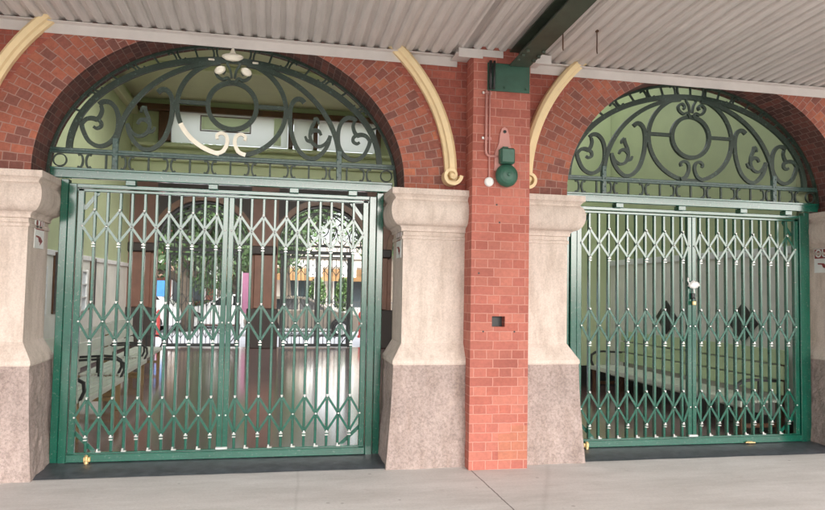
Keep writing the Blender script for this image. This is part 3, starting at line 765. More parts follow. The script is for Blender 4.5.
# ================================================================ FANLIGHT IRONWORK
def spline(ctrl, n=8):
    P = [Vector((a, 0, b)) for a, b in ctrl]; P = [P[0]*2-P[1]]+P+[P[-1]*2-P[-2]]; out = []
    for i in range(1, len(P)-2):
        for k in range(n):
            t = k/n; a, b, c, d = P[i-1], P[i], P[i+1], P[i+2]
            out.append(.5*((2*b)+(c-a)*t+(2*a-5*b+4*c-d)*t*t+(3*b-a-3*c+d)*t**3))
    out.append(P[-2]); return out
def make_fan(paint, glint):
    worn = 'worniron' if paint == 'iron' else paint
    g = empty('fanlight_grille'); Y = Vector((0, 0, 0))
    def arc(a, b, z0, t0, t1, n=48): return [(a*math.cos(t0+(t1-t0)*i/n), 0, z0+b*math.sin(t0+(t1-t0)*i/n)) for i in range(n+1)]
    m = MB(); m.sweep(arc(1.645, 1.335, 2.70, PI, 0), .024, .035); m.build('outer_frame', paint, g)
    m = MB(); m.sweep(arc(1.47, .965, 2.935, PI, 0, 56), .056, .035); m.build('main_rib', paint, g)
    m = MB(); m.box(-1.63, 1.63, -.018, .018, 2.915, 2.945, 0, .004); m.box(-1.63, 1.63, -.03, .03, 2.895, 2.914, 0, .003)
    m.build('base_bar', worn, g)
    for s in (-1, 1):
        m = MB(); m.sweep([(p[0], p[1]-.004, p[2]) for p in arc(1.06, .94, 2.935, PI if s < 0 else 0, PI/2+(-s)*.12, 36)], .046, .034); m.build('inner_rib', paint, g)
        m = MB(); m.box(s*1.06-.026, s*1.06+.026, -.028, .022, 2.755, 3.06, 0, .004)
        for k in range(6): m.lathe([(.009, 0), (.006, .008), (0, .009)], 6, Matrix.Translation((s*1.06+(.012 if k % 2 else -.012), -.028, 2.79+.045*k)) @ Matrix.Rotation(PI/2, 4, 'X'))
        m.build('post', worn, g)
        # scroll beside the big loop
        def tp(P, k0, k1): return [k0+(k1-k0)*i/(len(P)-1) for i in range(len(P))]
        def st(m, ctrl, w_, d, k0=1, k1=1, n=5):
            P = spline([(s*x, z) for x, z in ctrl], n); m.sweep(P, w_*1.12, d, taper=tp(P, k0, k1))
        m = MB(); st(m, ((.70, 3.53), (.665, 3.56), (.615, 3.555), (.575, 3.50), (.56, 3.40), (.575, 3.24), (.63, 3.08), (.72, 2.985), (.81, 2.97), (.89, 3.03), (.945, 3.12), (.965, 3.21)), .036, .03, 1.15, .95)
        st(m, ((.96, 3.20), (.925, 3.135), (.865, 3.095), (.80, 3.115), (.765, 3.18), (.77, 3.26), (.80, 3.33), (.815, 3.385)), .032, .028, .8, 1.0)
        st(m, ((.765, 3.23), (.80, 3.255), (.85, 3.25), (.875, 3.21)), .030, .027, 1.5, .7, 4); st(m, ((.775, 3.14), (.735, 3.15), (.715, 3.19)), .026, .027, 1.2, .7, 4)
        st(m, ((.815, 3.385), (.84, 3.36), (.845, 3.325)), .024, .026, 1.1, .7, 4)
        m.build('scroll', paint, g)
        m = MB(); st(m, ((1.225, 3.375), (1.185, 3.405), (1.125, 3.40), (1.07, 3.34), (1.045, 3.24), (1.055, 3.11), (1.12, 3.01), (1.21, 2.975), (1.30, 3.02), (1.355, 3.12), (1.375, 3.20)), .034, .03, 1.1, 1)
        st(m, ((1.375, 3.17), (1.335, 3.225), (1.285, 3.24), (1.235, 3.23)), .032, .028, .8, 1.3)
        st(m, ((1.24, 3.225), (1.21, 3.265), (1.195, 3.32), (1.205, 3.365)), .032, .025, 1.1, .9); st(m, ((1.235, 3.235), (1.20, 3.205), (1.20, 3.165), (1.235, 3.145), (1.265, 3.16)), .03, .023, 1.1, .8)
        m.build('scroll', paint, g)
    # big loop and ring
    m = MB(); m.sweep(arc(.52, .475, 3.425, 0, 2*PI*.995, 64)[:-1], .044, .029, closed=True); m.build('big_loop', paint, g)
    m = MB(); m.sweep(arc(.232, .232, 3.445, 0, 2*PI, 40)[:-1], .044, .040, closed=True)
    for s in (-1, 1): m.box(min(s*.252, s*.50), max(s*.252, s*.50), -.014, .014, 3.435, 3.475, 0, .003)
    m.build('ring', paint, g)
    # bottom scroll pair and top cluster, their glints painted on as pale colour
    m = MB(); m2 = MB()
    for s in (-1, 1):
        P = spline([(s*x, z) for x, z in ((.14, 2.962), (.08, 2.985), (.045, 3.04), (.035, 3.10), (.055, 3.15), (.10, 3.165), (.135, 3.14), (.13, 3.105))], 5)
        m = MB(); m.sweep([Vector((p.x, -.02, p.z)) for p in P], .03, .03, taper=[1.3-.4*i/len(P) for i in range(len(P))]); m.build('foot_scroll', glint, g)
        if glint != paint and s < 0:
            m = MB(); m.sweep([(p[0], -.0205, p[2]) for p in arc(.52, .475, 3.425, R(203), R(258), 20)], .044, .006); m.build('painted_loop_glint', glint, g)  # pale strip painted where the lower loop catches light
        P = spline([(s*x, z) for x, z in ((.02, 3.665), (.05, 3.715), (.10, 3.70), (.15, 3.73), (.165, 3.78), (.12, 3.815), (.085, 3.785), (.10, 3.755))], 5)
        m2.sweep([Vector((p.x, -.02, p.z)) for p in P], .028, .030+.001*s)
        P = spline([(s*x, z) for x, z in ((.015, 3.72), (.03, 3.80), (.06, 3.855), (.05, 3.875))], 5); m2.sweep([Vector((p.x, -.012, p.z)) for p in P], .022, .026+.001*s)
        P = spline([(s*x, z) for x, z in ((.085, 3.775), (.13, 3.785), (.165, 3.765))], 5)
        if glint != paint:
            m = MB(); m.lathe([(0, -.02), (.035, -.016), (.045, 0), (.035, .016), (0, .02)], 14, Matrix.Translation((s*.125, -.045, 3.785)) @ Matrix.Rotation(s*.5, 4, 'Y') @ Matrix.Diagonal((1.25, 1, .9, 1)).to_4x4() @ Matrix.Rotation(PI/2, 4, 'X'))
            m.box(min(s*.18, s*.24), max(s*.18, s*.24), -.05, -.02, 3.875, 3.892, 0, .006); m.build('rosette', glint, g)
    if glint != paint:
        m = MB(); m.lathe([(0, -.045), (.06, -.035), (.10, -.01), (.105, .01), (.08, .025), (.035, .035), (.02, .055), (.012, .085), (.004, .12), (0, .125)], 18, Matrix.Translation((-.01, -.035, 3.925)) @ Matrix.Diagonal((1, .35, 1, 1)).to_4x4()); m.build('finial', glint, g)
    m2.build("crown_scroll", paint, g)
    # radial pins and paired C-scrolls between the two arches
    def edge(a, b, z0, x): return z0+b*math.sqrt(max(0, 1-(x/a)**2))
    def pin(pts, disc=None):
        m = MB(); m.sweep(pts, .018, .02)
        if disc is not None: m.lathe([(.02, -.012), (.02, .012)], 8, Matrix.Translation(disc) @ Matrix.Rotation(PI/2, 4, 'X'))
        m.build('radial_pin', paint, g)
    def q(th): # inner, outer points along polar angle from (0,2.85)
        c, s = math.cos(th), math.sin(th); res = []
        for (a, b, z0) in ((1.47, .965, 2.935), (1.645, 1.335, 2.70)):
            lo, hi = 0, 3
            for _ in range(30):
                r = (lo+hi)/2
                if ((r*c)/a)**2+((2.85+r*s-z0)/b)**2 < 1 or (2.85+r*s) < z0-.2: lo = r
                else: hi = r
            res.append(Vector((r*c, 0, 2.85+r*s)))
        return res
    k = 0
    for i in range(1, 20):
        th = PI*i/20
        a, b = q(th)
        if i % 2 == 0:
            pin([a, b], a+(b-a)*.12)
        elif 1 < i < 19:
            d = (b-a); t = Vector((d.z, 0, -d.x)).normalized(); L = d.length; d.normalize()
            for sg in (-1, 1):
                cs = MB(); cpt = [a+d*(L*f)+t*(sg*o) for f, o in ((.10, .062), (.04, .042), (.16, .022), (.5, .014), (.84, .022), (.96, .042), (.90, .062))]
                P = spline([(p.x, p.z) for p in cpt], 4); cs.sweep(P, .018, .022+.001*sg)
                for e in (cpt[0], cpt[-1]): cs.lathe([(.011, -.013), (.011, .013)], 8, Matrix.Translation(e) @ Matrix.Rotation(PI/2, 4, 'X'))
                cs.build('small_scroll', paint, g)
    # same in the strip under the base bar
    for i, x in enumerate([-1.52+.19*j for j in range(17)]):
        if abs(abs(x)-1.06) < .05: continue
        if i % 2 == 0 and i not in (0, 16): pin([(x, 0, 2.76), (x, 0, 2.895)])
        elif i % 2:
            for sg in (-1, 1):
                P = spline([(x+sg*o, z) for z, o in ((2.775, .058), (2.765, .04), (2.785, .022), (2.828, .014), (2.872, .022), (2.888, .04), (2.88, .058))], 4); cs = MB(); cs.sweep(P, .018, .022+.001*sg); cs.build('small_scroll', paint, g)
    for s in (-1, 1): cs = MB(); cs.sweep(arc(.062, .062, 0, 0, 2*PI, 20)[:-1] and [(s*1.545+.058*math.cos(2*PI*j/20), 0, 2.828+.058*math.sin(2*PI*j/20)) for j in range(20)], .012, .022, closed=True); cs.build('small_ring', paint, g)
    return g
f1 = make_fan('iron', 'glint'); f1.location = (G1, -.02, 0)
tag(f1, 'scrolled green wrought iron grille in the left arch, with glints painted white on its crown rosettes', 'iron grille', 'fanlight grilles of the front arches')
f2 = make_fan('iron', 'iron'); f2.location = (G2, -.02, 0)
tag(f2, 'scrolled green wrought iron grille in the right arch against the plain green wall', 'iron grille', 'fanlight grilles of the front arches')
f3 = make_fan('fargate', 'fargate')
for i, ((x, a), lb) in enumerate(zip(FP, ('dark scrolled grille above the left far gate, trees behind it', 'dark scrolled grille above the middle far gate, bright sky at its right', 'dark scrolled grille above the right far gate, seen in the slit beside the stone pier'))):
    o = f3 if i == 0 else copy_tree(f3)
    o.location = (x, YE+.2, .09 if False else .02); o.scale = (.755, 1, .985)
    tag(o, lb, 'iron grille', 'dark grilles at the far end of the hall')

# ================================================================ SMALL THINGS ON THE FRONT
PY = -.66
bell = empty('electric_bell', (2.585, PY, 2.66)); tag(bell, 'round green electric bell under a green box on the brick pilaster', 'bell')
mb = MB(); k = [(-.10, .165), (-.095, .33), (-.055, .43), (-.045, .52), (-.028, .575), (0, .592), (.028, .575), (.045, .52), (.055, .43), (.095, .33), (.10, .165)]
mb.prism(k, -.022, -.001); mb.lathe([(.016, 0), (.016, .008), (0, .012)], 12, Matrix.Translation((0, -.022, .545)) @ Matrix.Rotation(PI/2, 4, 'X'), 1); mb.build('backboard', ['pink', 'black'], bell)
mb = MB(); mb.box(-.062, .082, -.10, -.0225, .225, .375, 0, .012); mb.box(-.052, .072, -.112, -.1005, .235, .365, 0, .006); mb.box(-.03, .03, -.06, -.0225, .375, .395, 0, .006); mb.build('bell_box', 'bellgreen', bell)
mb = MB(); mb.lathe([(.108, 0), (.112, .006), (.108, .018), (.098, .036), (.078, .052), (.05, .062), (.016, .067), (.016, .078), (.009, .082), (0, .082)], 36, Matrix.Translation((.015, -.045, .118)) @ Matrix.Rotation(PI/2, 4, 'X'))
mb.lathe([(.02, 0), (.02, .05)], 12, Matrix.Translation((.015, -.0, .118)) @ Matrix.Rotation(PI/2, 4, 'X')); mb.build('gong', 'bellgreen', bell, smooth=False)
mb = MB(); mb.tube([(.0, -.05, .215), (.005, -.05, .225)], .008, 8); mb.build('striker', 'steel', bell)
cd_ = empty('conduit', (2.40, PY, 2.7)); tag(cd_, 'pair of thin painted conduits running down the brick pilaster to the bell', 'conduit')
mb = MB()
mb.tube([(.0, -.02, .90), (.0, -.02, .31), (.004, -.02, .285), (.02, -.02, .268), (.045, -.02, .262), (.12, -.025, .262)], .011, 10); mb.build('bell_pipe', 'pink', cd_, smooth=True)
mb = MB(); mb.tube([(.035, -.016, .90), (.035, -.016, .5), (.037, -.016, .06)], .008, 10); mb.build('thin_pipe', 'pink', cd_, smooth=True)
mb = MB(); mb.tube([(.03, -.045, 1.18), (.03, -.045, .905)], .016, 8); mb.tube([(.068, -.045, 1.18), (.065, -.045, .905)], .012, 8); mb.build('cable', 'black', cd_, smooth=True)
for (z, x0, x1) in ((.875, -.03, .06), (.435, -.04, .06)):
    mb = MB(); mb.box(x0, x1, -.006, -.001, z-.014, z+.014, 0, .002); mb.tube([(-.018, -.006, z), (-.012, -.032, z), (.012, -.032, z), (.018, -.006, z)], .006, 6); mb.box(-.04, -.02, -.02, -.006, z-.012, z+.012, 1, .003); mb.build('clip', ['pink', 'steel'], cd_)
mb = MB(); Mx = Matrix.Translation((2.437, PY-.002, 2.715)) @ Matrix.Rotation(PI/2, 4, 'X'); mb.lathe([(.045, 0), (.045, .018), (.036, .028), (.014, .032), (.014, .036), (0, .036)], 24, Mx)
tag(mb.build('round_button_box', 'white', smooth=False), 'small round white box at the lower end of the thin conduit', 'button')

def text_mesh(body, size, mat, parent, M_, name='lettering', extrude=.0015):
    cu_ = bpy.data.curves.new(name, 'FONT'); cu_.body = body; cu_.size = size; cu_.align_x = 'CENTER'; cu_.align_y = 'CENTER'; cu_.extrude = extrude; cu_.offset = .0025
    t = bpy.data.objects.new(name, cu_); C.objects.link(t); bpy.context.view_layer.update()
    dg = bpy.context.evaluated_depsgraph_get(); me = bpy.data.meshes.new_from_object(t.evaluated_get(dg))
    bpy.data.objects.remove(t); me.transform(M_); me.materials.clear(); me.materials.append(MT[mat])
    o = bpy.data.objects.new(name, me); C.objects.link(o); o.parent = parent; return o
def way_sign(x, y0, y1, z0, z1, face, label):
    """plaque on a pier's inner side; face = +1 looks along +X"""
    s = empty('direction_sign', (x, (y0+y1)/2, (z0+z1)/2)); tag(s, label, 'sign', 'signs on the pier sides')
    W, H = (y1-y0), (z1-z0)
    # local frame: u across (reader's right), v up, n out
    U = Vector((0, face, 0)); V = Vector((0, 0, 1)); N = Vector((face, 0, 0))
    Mx = Matrix(((U.x, V.x, N.x, 0), (U.y, V.y, N.y, 0), (U.z, V.z, N.z, 0), (0, 0, 0, 1)))
    mb = MB(); mb.box(-W/2, W/2, -H/2, H/2, .001, .007, 0, .001, Mx); mb.build('board', 'signwhite', s)
    mb = MB(); mb.box(-W/2+.01, W/2-.01, H*.08, H/2-.012, .0072, .0085, 0, 0, Mx); mb.build('red_panel', 'signred', s)
    text_mesh('OUT', .125, 'signwhite', s, Mx @ Matrix.Translation((0, H*.272, .0095)) @ Matrix.Diagonal((.95, 1, 1, 1)))
    ar = MB(); pts = [(-.09, -.045), (-.02, -.045), (-.005, -.06), (.03, -.06)]
    poly = [(-.09, -.03), (.0, -.035), (.02, -.055), (.02, -.035), (.085, -.075), (.02, -.115), (.02, -.09), (-.01, -.085), (-.03, -.05), (-.09, -.045)]
    n = len(poly); vs = [Mx @ Vector((a, b, .0072)) for a, b in poly]+[Mx @ Vector((a, b, .0088)) for a, b in poly]
    ar.mesh(vs, [tuple(range(n, 2*n)), tuple(reversed(range(n)))]+[(i, (i+1) % n, n+(i+1) % n, n+i) for i in range(n)])
    ar.build('arrow', 'signred', s)
way_sign(1.659, -.35, -.10, 1.985, 2.275, -1, 'small red and white OUT sign on the stone pier right of the left gate')
way_sign(-1.659, -.27, -.02, 1.985, 2.275, 1, 'small red and white OUT sign on the stone pier left of the left gate')
way_sign(6.659, -.25, .04, 1.955, 2.24, -1, 'red and white OUT sign on the pier at the right edge of the photo')

# ================================================================ THINGS IN THE HALL
def make_bench(L, slat, leg, back=None):
    """bench faces +X, runs along Y, origin at floor under its middle"""
    g = empty('slatted_bench')
    for nm, items in (('backrest', [(-.30, .86, 1.03), (-.285, .68, .84), (-.27, .50, .66)]),):
        mb = MB()
        for x, z0, z1 in items: mb.box(x-.015, x+.015, -L/2, L/2, z0, z1, 0, .006)
        mb.build(nm, back or slat, g)
    mb = MB()
    for i in range(5): mb.box(-.22+.1*i, -.135+.1*i, -L/2, L/2, .415-.004*i*0, .445, 0, .006)
    mb.box(.275, .30, -L/2, L/2, .37, .44, 0, .006); mb.build('seat', slat, g)
    for y in (-L/2+.06, L/2-.06):
        mb = MB(); mb.box(.21, .27, y-.03, y+.03, 0, .414, 0, .006); mb.box(-.29, -.23, y-.03, y+.03, 0, .414, 0, .006); mb.box(-.28, .26, y-.02, y+.02, .12, .17, 0, .005); mb.box(-.34, -.31, y-.03, y+.03, .0, 1.0, 0, .006)
        mb.build('leg_frame', leg, g)
        mb = MB(); mb.sweep([Vector((a, y, b)) for a, b in ((.27, .43), (.31, .53), (.30, .62), (.22, .67), (.08, .68), (-.10, .67), (-.28, .66))], .03, .045); mb.box(-.02, .02, y-.015, y+.015, .446, .66, 0, .004)
        mb.build('arm_rest', 'black', g)
    return g
b0 = make_bench(2.1, 'bench', 'benchleg'); sp = [(1.95, 'pale slatted bench nearest the left gate, along the left side of the hall'), (4.35, 'pale slatted bench in the middle of the row on the left side of the hall'), (6.75, 'pale slatted bench farthest back on the left side of the hall')]
for i, (y, lb) in enumerate(sp):
    o = b0 if i == 0 else copy_tree(b0); o.location = (-1.80-.12*i, y, .004); tag(o, lb, 'bench', 'benches on the left of the hall')
br = make_bench(3.9, 'bench', 'timber', 'benchgreen'); br.location = (6.12, 2.2, .004); br.rotation_euler.z = PI
tag(br, 'green slatted bench against the grey wall, nearest behind the right gate', 'bench')
b3 = copy_tree(b0); b3.location = (-2.75, 3.4, .004); tag(b3, 'pale slatted bench standing against the left hall wall under the windows', 'bench', 'benches on the left of the hall')
for y, lb in ((2.87, 'black diamond plaque on the grey wall, left of the padlocked stile'), (1.08, 'black diamond plaque on the grey wall, right of the padlocked stile')):
    mb = MB(); x = XR-.004; d = [(0, .26), (.29, 0), (0, -.26), (-.29, 0)]
    vs = [(x, y+a, 1.32+b) for a, b in d]+[(x-.02, y+a, 1.32+b) for a, b in d]+[(x-.035, y+a*.6, 1.32+b*.6) for a, b in d]
    mb.mesh(vs, [(0, 1, 5, 4), (1, 2, 6, 5), (2, 3, 7, 6), (3, 0, 4, 7), (4, 5, 9, 8), (5, 6, 10, 9), (6, 7, 11, 10), (7, 4, 8, 11), (8, 9, 10, 11)])
    tag(mb.build('diamond_plaque', 'black'), lb, 'plaque', 'diamond plaques')
for y, lb in ((9.1, 'narrow dark noticeboard on the left hall wall, farther one, seen through the gate'), (6.6, 'narrow dark noticeboard on the left hall wall, nearer one, beside the gate post')):
    n_ = empty('noticeboard', (XL+.002, y, 1.7)); tag(n_, lb, 'noticeboard', 'noticeboards on the left wall')
    mb = MB(); mb.box(0, .03, -.22, .22, -.56, .56, 0, .01); mb.build('frame', 'timber', n_); mb = MB(); mb.box(.031, .036, -.18, .18, -.52, .52); mb.build('panel', 'black', n_)

# ================================================================ THE STREET BEYOND
def make_car(paint, van=False):
    """faces +X, origin on ground under the middle"""
    g = empty('parked_van' if van else 'parked_car'); W = .88
    def loft(prof, name, mat, wf, parent, mi=0):
        n = len(prof); rows = []
        for t in (-1, -.93, .93, 1):
            sc = 1 if abs(t) < .95 else .965
            cx = sum(p[0] for p in prof)/n; cz_ = sum(p[1] for p in prof)/n
            rows.append([(cx+(x-cx)*sc, t*wf(z), cz_+(z-cz_)*sc) for x, z in prof])
        vs = [p for r in rows for p in r]; fs = [(i*n+j, i*n+(j+1) % n, (i+1)*n+(j+1) % n, (i+1)*n+j) for i in range(3) for j in range(n)]
        fs += [tuple(range(n)), tuple(reversed(range(3*n, 4*n)))]
        mb = MB(); mb.mesh(vs, fs); return mb.build(name, mat, parent)
    if van: low = [(-2.4, .35), (-2.45, .6), (-2.4, 1.25), (2.0, 1.25), (2.35, 1.0), (2.45, .7), (2.45, .38), (2.3, .3), (-2.2, .3)]; cab = [(-2.4, 1.22), (-2.38, 2.2), (-2.2, 2.3), (.9, 2.3), (1.3, 2.15), (2.05, 1.22)]; wx = (-1.5, 1.5)
    else: low = [(-2.1, .38), (-2.17, .6), (-2.12, .85), (-2.0, .98), (.95, 1.0), (1.6, .93), (2.0, .82), (2.15, .66), (2.18, .45), (2.1, .28), (1.8, .2), (-1.8, .2)]; cab = [(-2.02, .97), (-1.75, 1.36), (-1.45, 1.47), (-.4, 1.52), (.2, 1.47), (1.1, .985)]; wx = (-1.3, 1.38)
    arch = lambda z: W*(1 if z < .9 else 1-.12*(z-.9))
    body = loft(low, 'body', paint, lambda z: W-(.05 if z < .35 else 0), g)
    cabn = loft(cab, 'cabin', paint, lambda z: W*(.98-.24*max(0, z-1.0) if not van else .96-.05*max(0, z-1.2)), g)
    for s in (-1, 1):
        mb = MB(); yy = lambda z: s*(W*(.98-.24*max(0, z-1.0) if not van else .96-.05*max(0, z-1.2))+.006)
        sets = [[(.95, 1.28), (.55, 1.95), (1.2, 1.95), (1.8, 1.28)]] if van else [[(-1.78, 1.03), (-1.55, 1.33), (-1.05, 1.40), (-1.05, 1.03)], [(-1.0, 1.03), (-1.0, 1.41), (-.22, 1.44), (-.22, 1.03)], [(-.16, 1.03), (-.16, 1.44), (.2, 1.38), (.86, 1.03)]]
        for q_ in sets:
            f = [(x, yy(z), z) for x, z in q_]; mb.face(f if s > 0 else f[::-1])
        mb.build('side_windows', 'glassdark', g)
        mb = MB(); mb.box(2.0, 2.19, min(s*.55, s*.84), max(s*.55, s*.84), .66, .80, 0, .03); mb.build('headlight', 'lamp', g)
        mb = MB(); mb.box(.7, .86, min(s*.87, s*1.02), max(s*.87, s*1.02), 1.0, 1.12, 0, .03); mb.build('mirror', paint, g)
        mb = MB(); mb.box(-1.0, 1.0, min(s*.84, s*.895), max(s*.84, s*.895), .26, .34, 0, .01); mb.build('sill', 'frieze', g)
        for x in wx:
            mb = MB(); Mx = Matrix.Translation((x, s*.90, .33)) @ Matrix.Rotation(-s*PI/2, 4, 'X')
            mb.lathe([(.20, -.2), (.33, -.2), (.34, -.1), (.33, .0), (.23, .012), (.22, -.02)], 28, Mx); w_ = mb.build('wheel', 'rubber', g, smooth=False)
            mb = MB(); mb.lathe([(.22, -.03), (.215, .0), (.19, -.01), (.07, .008), (.05, .02), (0, .02)], 20, Mx); mb.build('rim', 'steel', w_)
            mb = MB(); mb.sweep([(x+.39*math.cos(PI*i/14), s*.885, .33+.39*math.sin(PI*i/14)) for i in range(15)], .08, .03); mb.build('wheel_arch', 'black', g)
    mb = MB(); mb.box(2.08, 2.24, -.8, .8, .3, .5, 0, .05); mb.box(-2.24, -2.08, -.8, .8, .32, .52, 0, .05); mb.build('bumper', 'frieze' if not van else paint, g)
    return g
car = make_car('carpaint'); car.location = (1.55, 19.6, -.12); tag(car, 'silver beige hatchback parked in the street beyond the middle far gate', 'car')
van = make_car('whitecar', True); van.location = (-5.6, 21.5, -.12); tag(van, 'white van parked in the street, just showing left of the far gate post', 'van')
mb = MB(); mb.box(-6.2, -3.5+.0, 20.63, 20.645, 1.3, 1.9); mb.build('blue_panel', 'blue', van).matrix_parent_inverse = Matrix.Translation((5.6, -21.5, .12))
van2 = make_car('whitecar'); van2.location = (-1.5, 24.6, -.12); van2.rotation_euler.z = PI; tag(van2, 'white car parked across the street behind the left far gate', 'car')

def make_tree(name, x, y, h, cr_, seed, trunk_r, leaves, lab, mat='leaf', low=.35, n_lim=7):
    rnd = random.Random(seed); g = empty(name, (x, y, -.1)); tag(g, lab, 'tree', 'street trees')
    mb = MB(); pts = [(0, 0, 0), (.05, .02, h*.15), (-.04, .05, h*.32), (.03, 0, h*.5), (.1, .05, h*.8)]
    mb.tube(pts, 1, 12, radii=[trunk_r*1.35, trunk_r, trunk_r*.85, trunk_r*.7, trunk_r*.2])
    cents = []
    for i in range(n_lim):
        a = 2*PI*i/n_lim+rnd.uniform(-.3, .3); z = h*rnd.uniform(low, .6); r = cr_*rnd.uniform(.45, .85)
        e = (math.cos(a)*r, math.sin(a)*r, z+h*rnd.uniform(.12, .32)); m_ = (e[0]*.45, e[1]*.45, z+(e[2]-z)*.35)
        mb.tube([(0, 0, z), m_, e], 1, 7, radii=[trunk_r*.42, trunk_r*.28, trunk_r*.08]); cents.append(e); cents.append((m_[0]*1.4, m_[1]*1.4, m_[2]+.6))
    cents += [(0, 0, h*.85), (.5, .3, h*.75), (-.5, -.3, h*.72)]
    mb.build('trunk', 'bark', g, smooth=True)
    lf = MB()
    for i in range(leaves):
        c = rnd.choice(cents); R_ = cr_*.42
        d = Vector((rnd.gauss(0, 1), rnd.gauss(0, 1), rnd.gauss(0, .75))).normalized()*R_*rnd.random()**.4
        p = Vector(c)+d; s = rnd.uniform(.09, .2)
        u = Vector((rnd.gauss(0, 1), rnd.gauss(0, 1), rnd.gauss(0, .5))).normalized(); v = u.orthogonal().normalized(); v.rotate(Matrix.Rotation(rnd.random()*6.28, 3, u))
        w2 = u.cross(v)
        lf.face([p-v*s, p-w2*s*.45, p+v*s, p+w2*s*.45])
    lf.build('crown', mat, g)
make_tree('street_tree', -3.1, 22.2, 7.6, 3.3, 3, .30, 9000, 'dark leafy tree with a thick trunk behind the left far gate', low=.24, n_lim=10)
make_tree('street_tree', 1.0, 29.0, 8.0, 3.8, 5, .3, 7000, 'dense green tree behind the middle far archway, left of the bright sky', low=.27, n_lim=9)
make_tree('street_tree', -1.6, 33.0, 7.0, 3.6, 21, .24, 7000, 'smaller leafy tree behind the pink banner across the street', low=.2, n_lim=9)
make_tree('street_tree', 7.2, 33.5, 8.0, 3.0, 8, .25, 4000, 'looser tree farther right across the street', low=.35)
make_tree('street_tree', -9.5, 30.0, 9.5, 3.6, 11, .3, 5000, 'tree at the far left across the street', low=.3)
def bush(x, y, z, rx, ry, rz, n, mats, lab, cat='shrub', name='shrub'):
    rnd = random.Random(int(x*10)+n); lf = MB()
    for i in range(n):
        d = Vector((rnd.gauss(0, 1), rnd.gauss(0, 1), rnd.gauss(0, 1))).normalized()*rnd.random()**.3
        p = Vector((d.x*rx, d.y*ry, rz+d.z*rz)); s = rnd.uniform(.04, .09)
        u = Vector((rnd.gauss(0, 1), rnd.gauss(0, 1), rnd.gauss(0, 1))).normalized(); v = u.orthogonal().normalized(); w2 = u.cross(v)
        lf.face([p-v*s, p-w2*s*.6, p+v*s, p+w2*s*.6], 1 if (len(mats) > 1 and rnd.random() < .3) else 0)
    return lf
for i, (x, y, lb, fl) in enumerate(((3.9, 28.2, 'bright green leafy planter across the street right of the silver car', False), (2.6, 28.2, 'bright green leafy planter across the street behind the silver car', False))):
    g = empty('planter', (x, y, 0)); tag(g, lb, 'planter', 'planters outside the far gates')
    mb = MB(); mb.lathe([(.24, 0), (.34, .5), (.38, .52), (.38, .58), (.3, .58), (.28, .5), (0, .5)], 20); mb.build('pot', 'brownwall' if fl else 'farpave', g)
    o = bush(x, y, .6, .45, .4, .32 if fl else .9, 700 if fl else 1600, ['leaf2', 'flower'] if fl else ['leaf2'], '').build('foliage', ['leaf2', 'flower'] if fl else ['leaf2'], g); o.location = (0, 0, .5)
g = empty('flower_trough', (-2.6, 26.6, -.12)); tag(g, 'long low trough of green hedge and orange flowers across the street', 'planter')
mb = MB(); mb.box(-2.4, 2.4, -.2, .2, .002, .72, 0, .03); mb.build('trough', 'shopbrick', g)
o = bush(0, 0, 0, 2.35, .25, .26, 4000, ['leaf2', 'flower'], '').build('foliage', ['leaf2', 'flower'], g); o.location = (0, 0, .62)
for i, (x, y, lb) in enumerate(((-2.3, 27.6, 'thin grey street pole with a white sign, left of the pink banner'), (2.45, 27.8, 'thin grey street pole with a white sign, above the silver car'), (4.1, 27.4, 'thin grey street pole with a white sign, right of the silver car'))):
    g = empty('sign_pole', (x, y, 0)); tag(g, lb, 'sign pole', 'sign poles across the street')
    mb = MB(); mb.tube([(0, 0, -.02), (0, 0, 3.3)], .04, 8); mb.build('pole', 'steel', g)
    mb = MB(); mb.box(-.35, .35, -.06, -.041, 2.3, 2.9, 0, .005); mb.build('plate', 'signwhite', g)
g = empty('street_fence', (0, 27.25, 0)); tag(g, 'low dark railing along the far side of the street', 'fence')
for k in range(14):
    x = -9+k*1.45
    mb = MB(); mb.box(x-.03, x+.03, -.03, .03, -.01, 1.1, 0, .006); mb.build('fence_post', 'fargate', g)
mb = MB(); mb.box(-9.05, 9.9, -.02, .02, 1.03, 1.08); mb.box(-9.05, 9.9, -.02, .02, .25, .3)
for k in range(130): mb.box(-8.95+k*.145, -8.93+k*.145, -.01, .01, .3, 1.03)
mb.build('fence_panel', 'fargate', g)
# pink banner
g = empty('banner', (-.72, 19.2, 0)); g.location.z = -.12; tag(g, 'tall pink banner standing between the far gates, right beside the brown pier', 'banner')
mb = MB(); mb.lathe([(.22, 0), (.22, .05), (.03, .08), (.03, .1)], 16); mb.tube([(0, 0, .05), (0, 0, 2.4)], .02, 8); mb.build('pole', 'steel', g)
mb = MB(); n = 12; vs = []
for i in range(n+1):
    z = .85+1.5*i/n
    for j in range(5): vs.append((.02+.5*j/4*(1 if i < n-1 else .7), .03*math.sin(j*1.7+i*.5), z))
mb.mesh(vs, [(i*5+j, i*5+j+1, (i+1)*5+j+1, (i+1)*5+j) for i in range(n) for j in range(4)]); mb.build('cloth', 'banner', g, smooth=True)
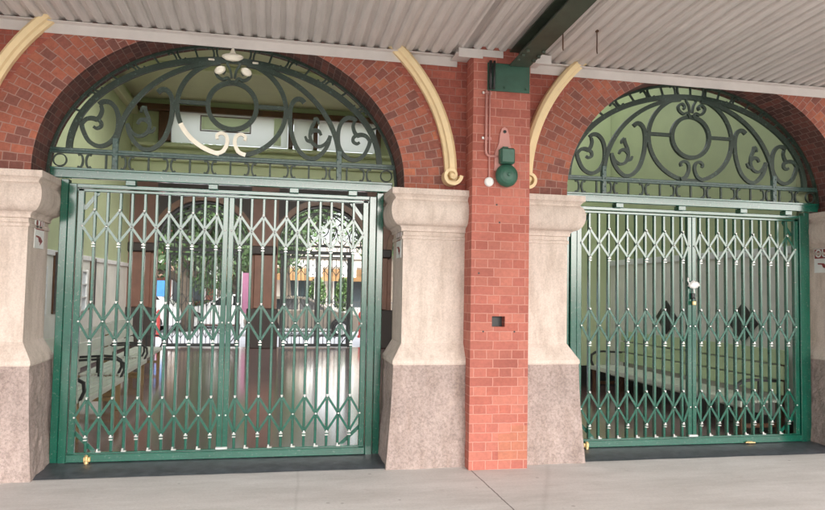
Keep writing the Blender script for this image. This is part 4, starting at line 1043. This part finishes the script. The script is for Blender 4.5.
# shop row across the street
def shop(x0, x1, y, h, wall, awn, lab, nwin, name='shop_building'):
    g = empty(name, ((x0+x1)/2, y, 0)); tag(g, lab, 'building', 'shops across the street'); L = x1-x0
    mb = MB(); mb.box(-L/2, L/2, 0, 8, 0, h); mb.build('wall', wall, g)
    mb = MB(); mb.box(-L/2-.1, L/2+.1, -.15, 8.1, h, h+.35, 0, .03); mb.box(-L/2, L/2, -.2, -.001, h-.9, h-.7, 0, .02); mb.build('parapet', wall, g)
    for i in range(nwin):
        cx = -L/2+L*(i+.5)/nwin
        mb = MB(); mb.box(cx-.95, cx+.95, -.03, -.001, .5, 2.3); w_ = mb.build('shop_window', 'winglass', g)
        mb = MB()
        for xx in (cx-1.0, cx, cx+1.0): mb.box(xx-.04, xx+.04, -.08, -.031, .0, 2.45, 0, .01)
        mb.box(cx-1.04, cx+1.04, -.079, -.032, 2.3, 2.44, 0, .01); mb.box(cx-1.04, cx+1.04, -.079, -.032, .4, .5, 0, .01); mb.build('frame', 'frieze', w_)
        if h > 5:
            mb = MB(); mb.box(cx-.5, cx+.5, -.03, -.001, 3.8, 5.2); w2 = mb.build('window', 'winglass', g)
            mb = MB(); mb.box(cx-.55, cx+.55, -.07, -.031, 3.72, 3.8); mb.box(cx-.55, cx+.55, -.07, -.031, 5.2, 5.28); mb.box(cx-.03, cx+.03, -.06, -.031, 3.8, 5.2); mb.build('frame', 'frieze', w2)
    mb = MB(); n = int(L/.5)
    vs = [(-L/2, 0, 3.05), (L/2, 0, 3.05), (L/2, -1.9, 2.55), (-L/2, -1.9, 2.55), (L/2, -1.92, 2.25), (-L/2, -1.92, 2.25)]
    vs += [(x, y_, z-.03) for x, y_, z in vs]
    mb.mesh(vs, [(0, 1, 2, 3), (3, 2, 4, 5), (7, 6, 9, 8), (8, 9, 11, 10)]); mb.build('awning', awn, g)
    mb = MB(); mb.box(-L/2+.6, L/2-.6, -.08, -.001, 3.15, 3.6, 0, .01); mb.build('sign_board', 'signwhite', g)
shop(-16, -3.2, 38, 6.2, 'shopbrick', 'awning2', 'red brown shop building with dark awning across the street at the left', 4)
shop(-3.1, 7, 39, 4.6, 'shopwall', 'awning', 'low pale shop with ochre awning across the street behind the silver car', 3)
shop(7.1, 20, 38, 5.6, 'shopwall', 'awning2', 'pale two storey shop at the right across the street', 4)
# bollards and a low rail outside the far gates
for i, x in enumerate((-3.3, -.1, 3.45)):
    mb = MB(); mb.lathe([(.09, 0), (.09, .06), (.06, .1), (.055, .75), (.07, .78), (.07, .84), (.03, .9), (0, .91)], 16)
    o = mb.build('bollard', 'redpaint', loc=(x, 17.2, -.004)); tag(o, ['red bollard at the kerb, leftmost of the three beyond the hall', 'red bollard at the kerb, middle one beyond the hall', 'red bollard at the kerb beyond the hall, seen in the slit by the stone pier'][i], 'bollard', 'red bollards at the kerb')
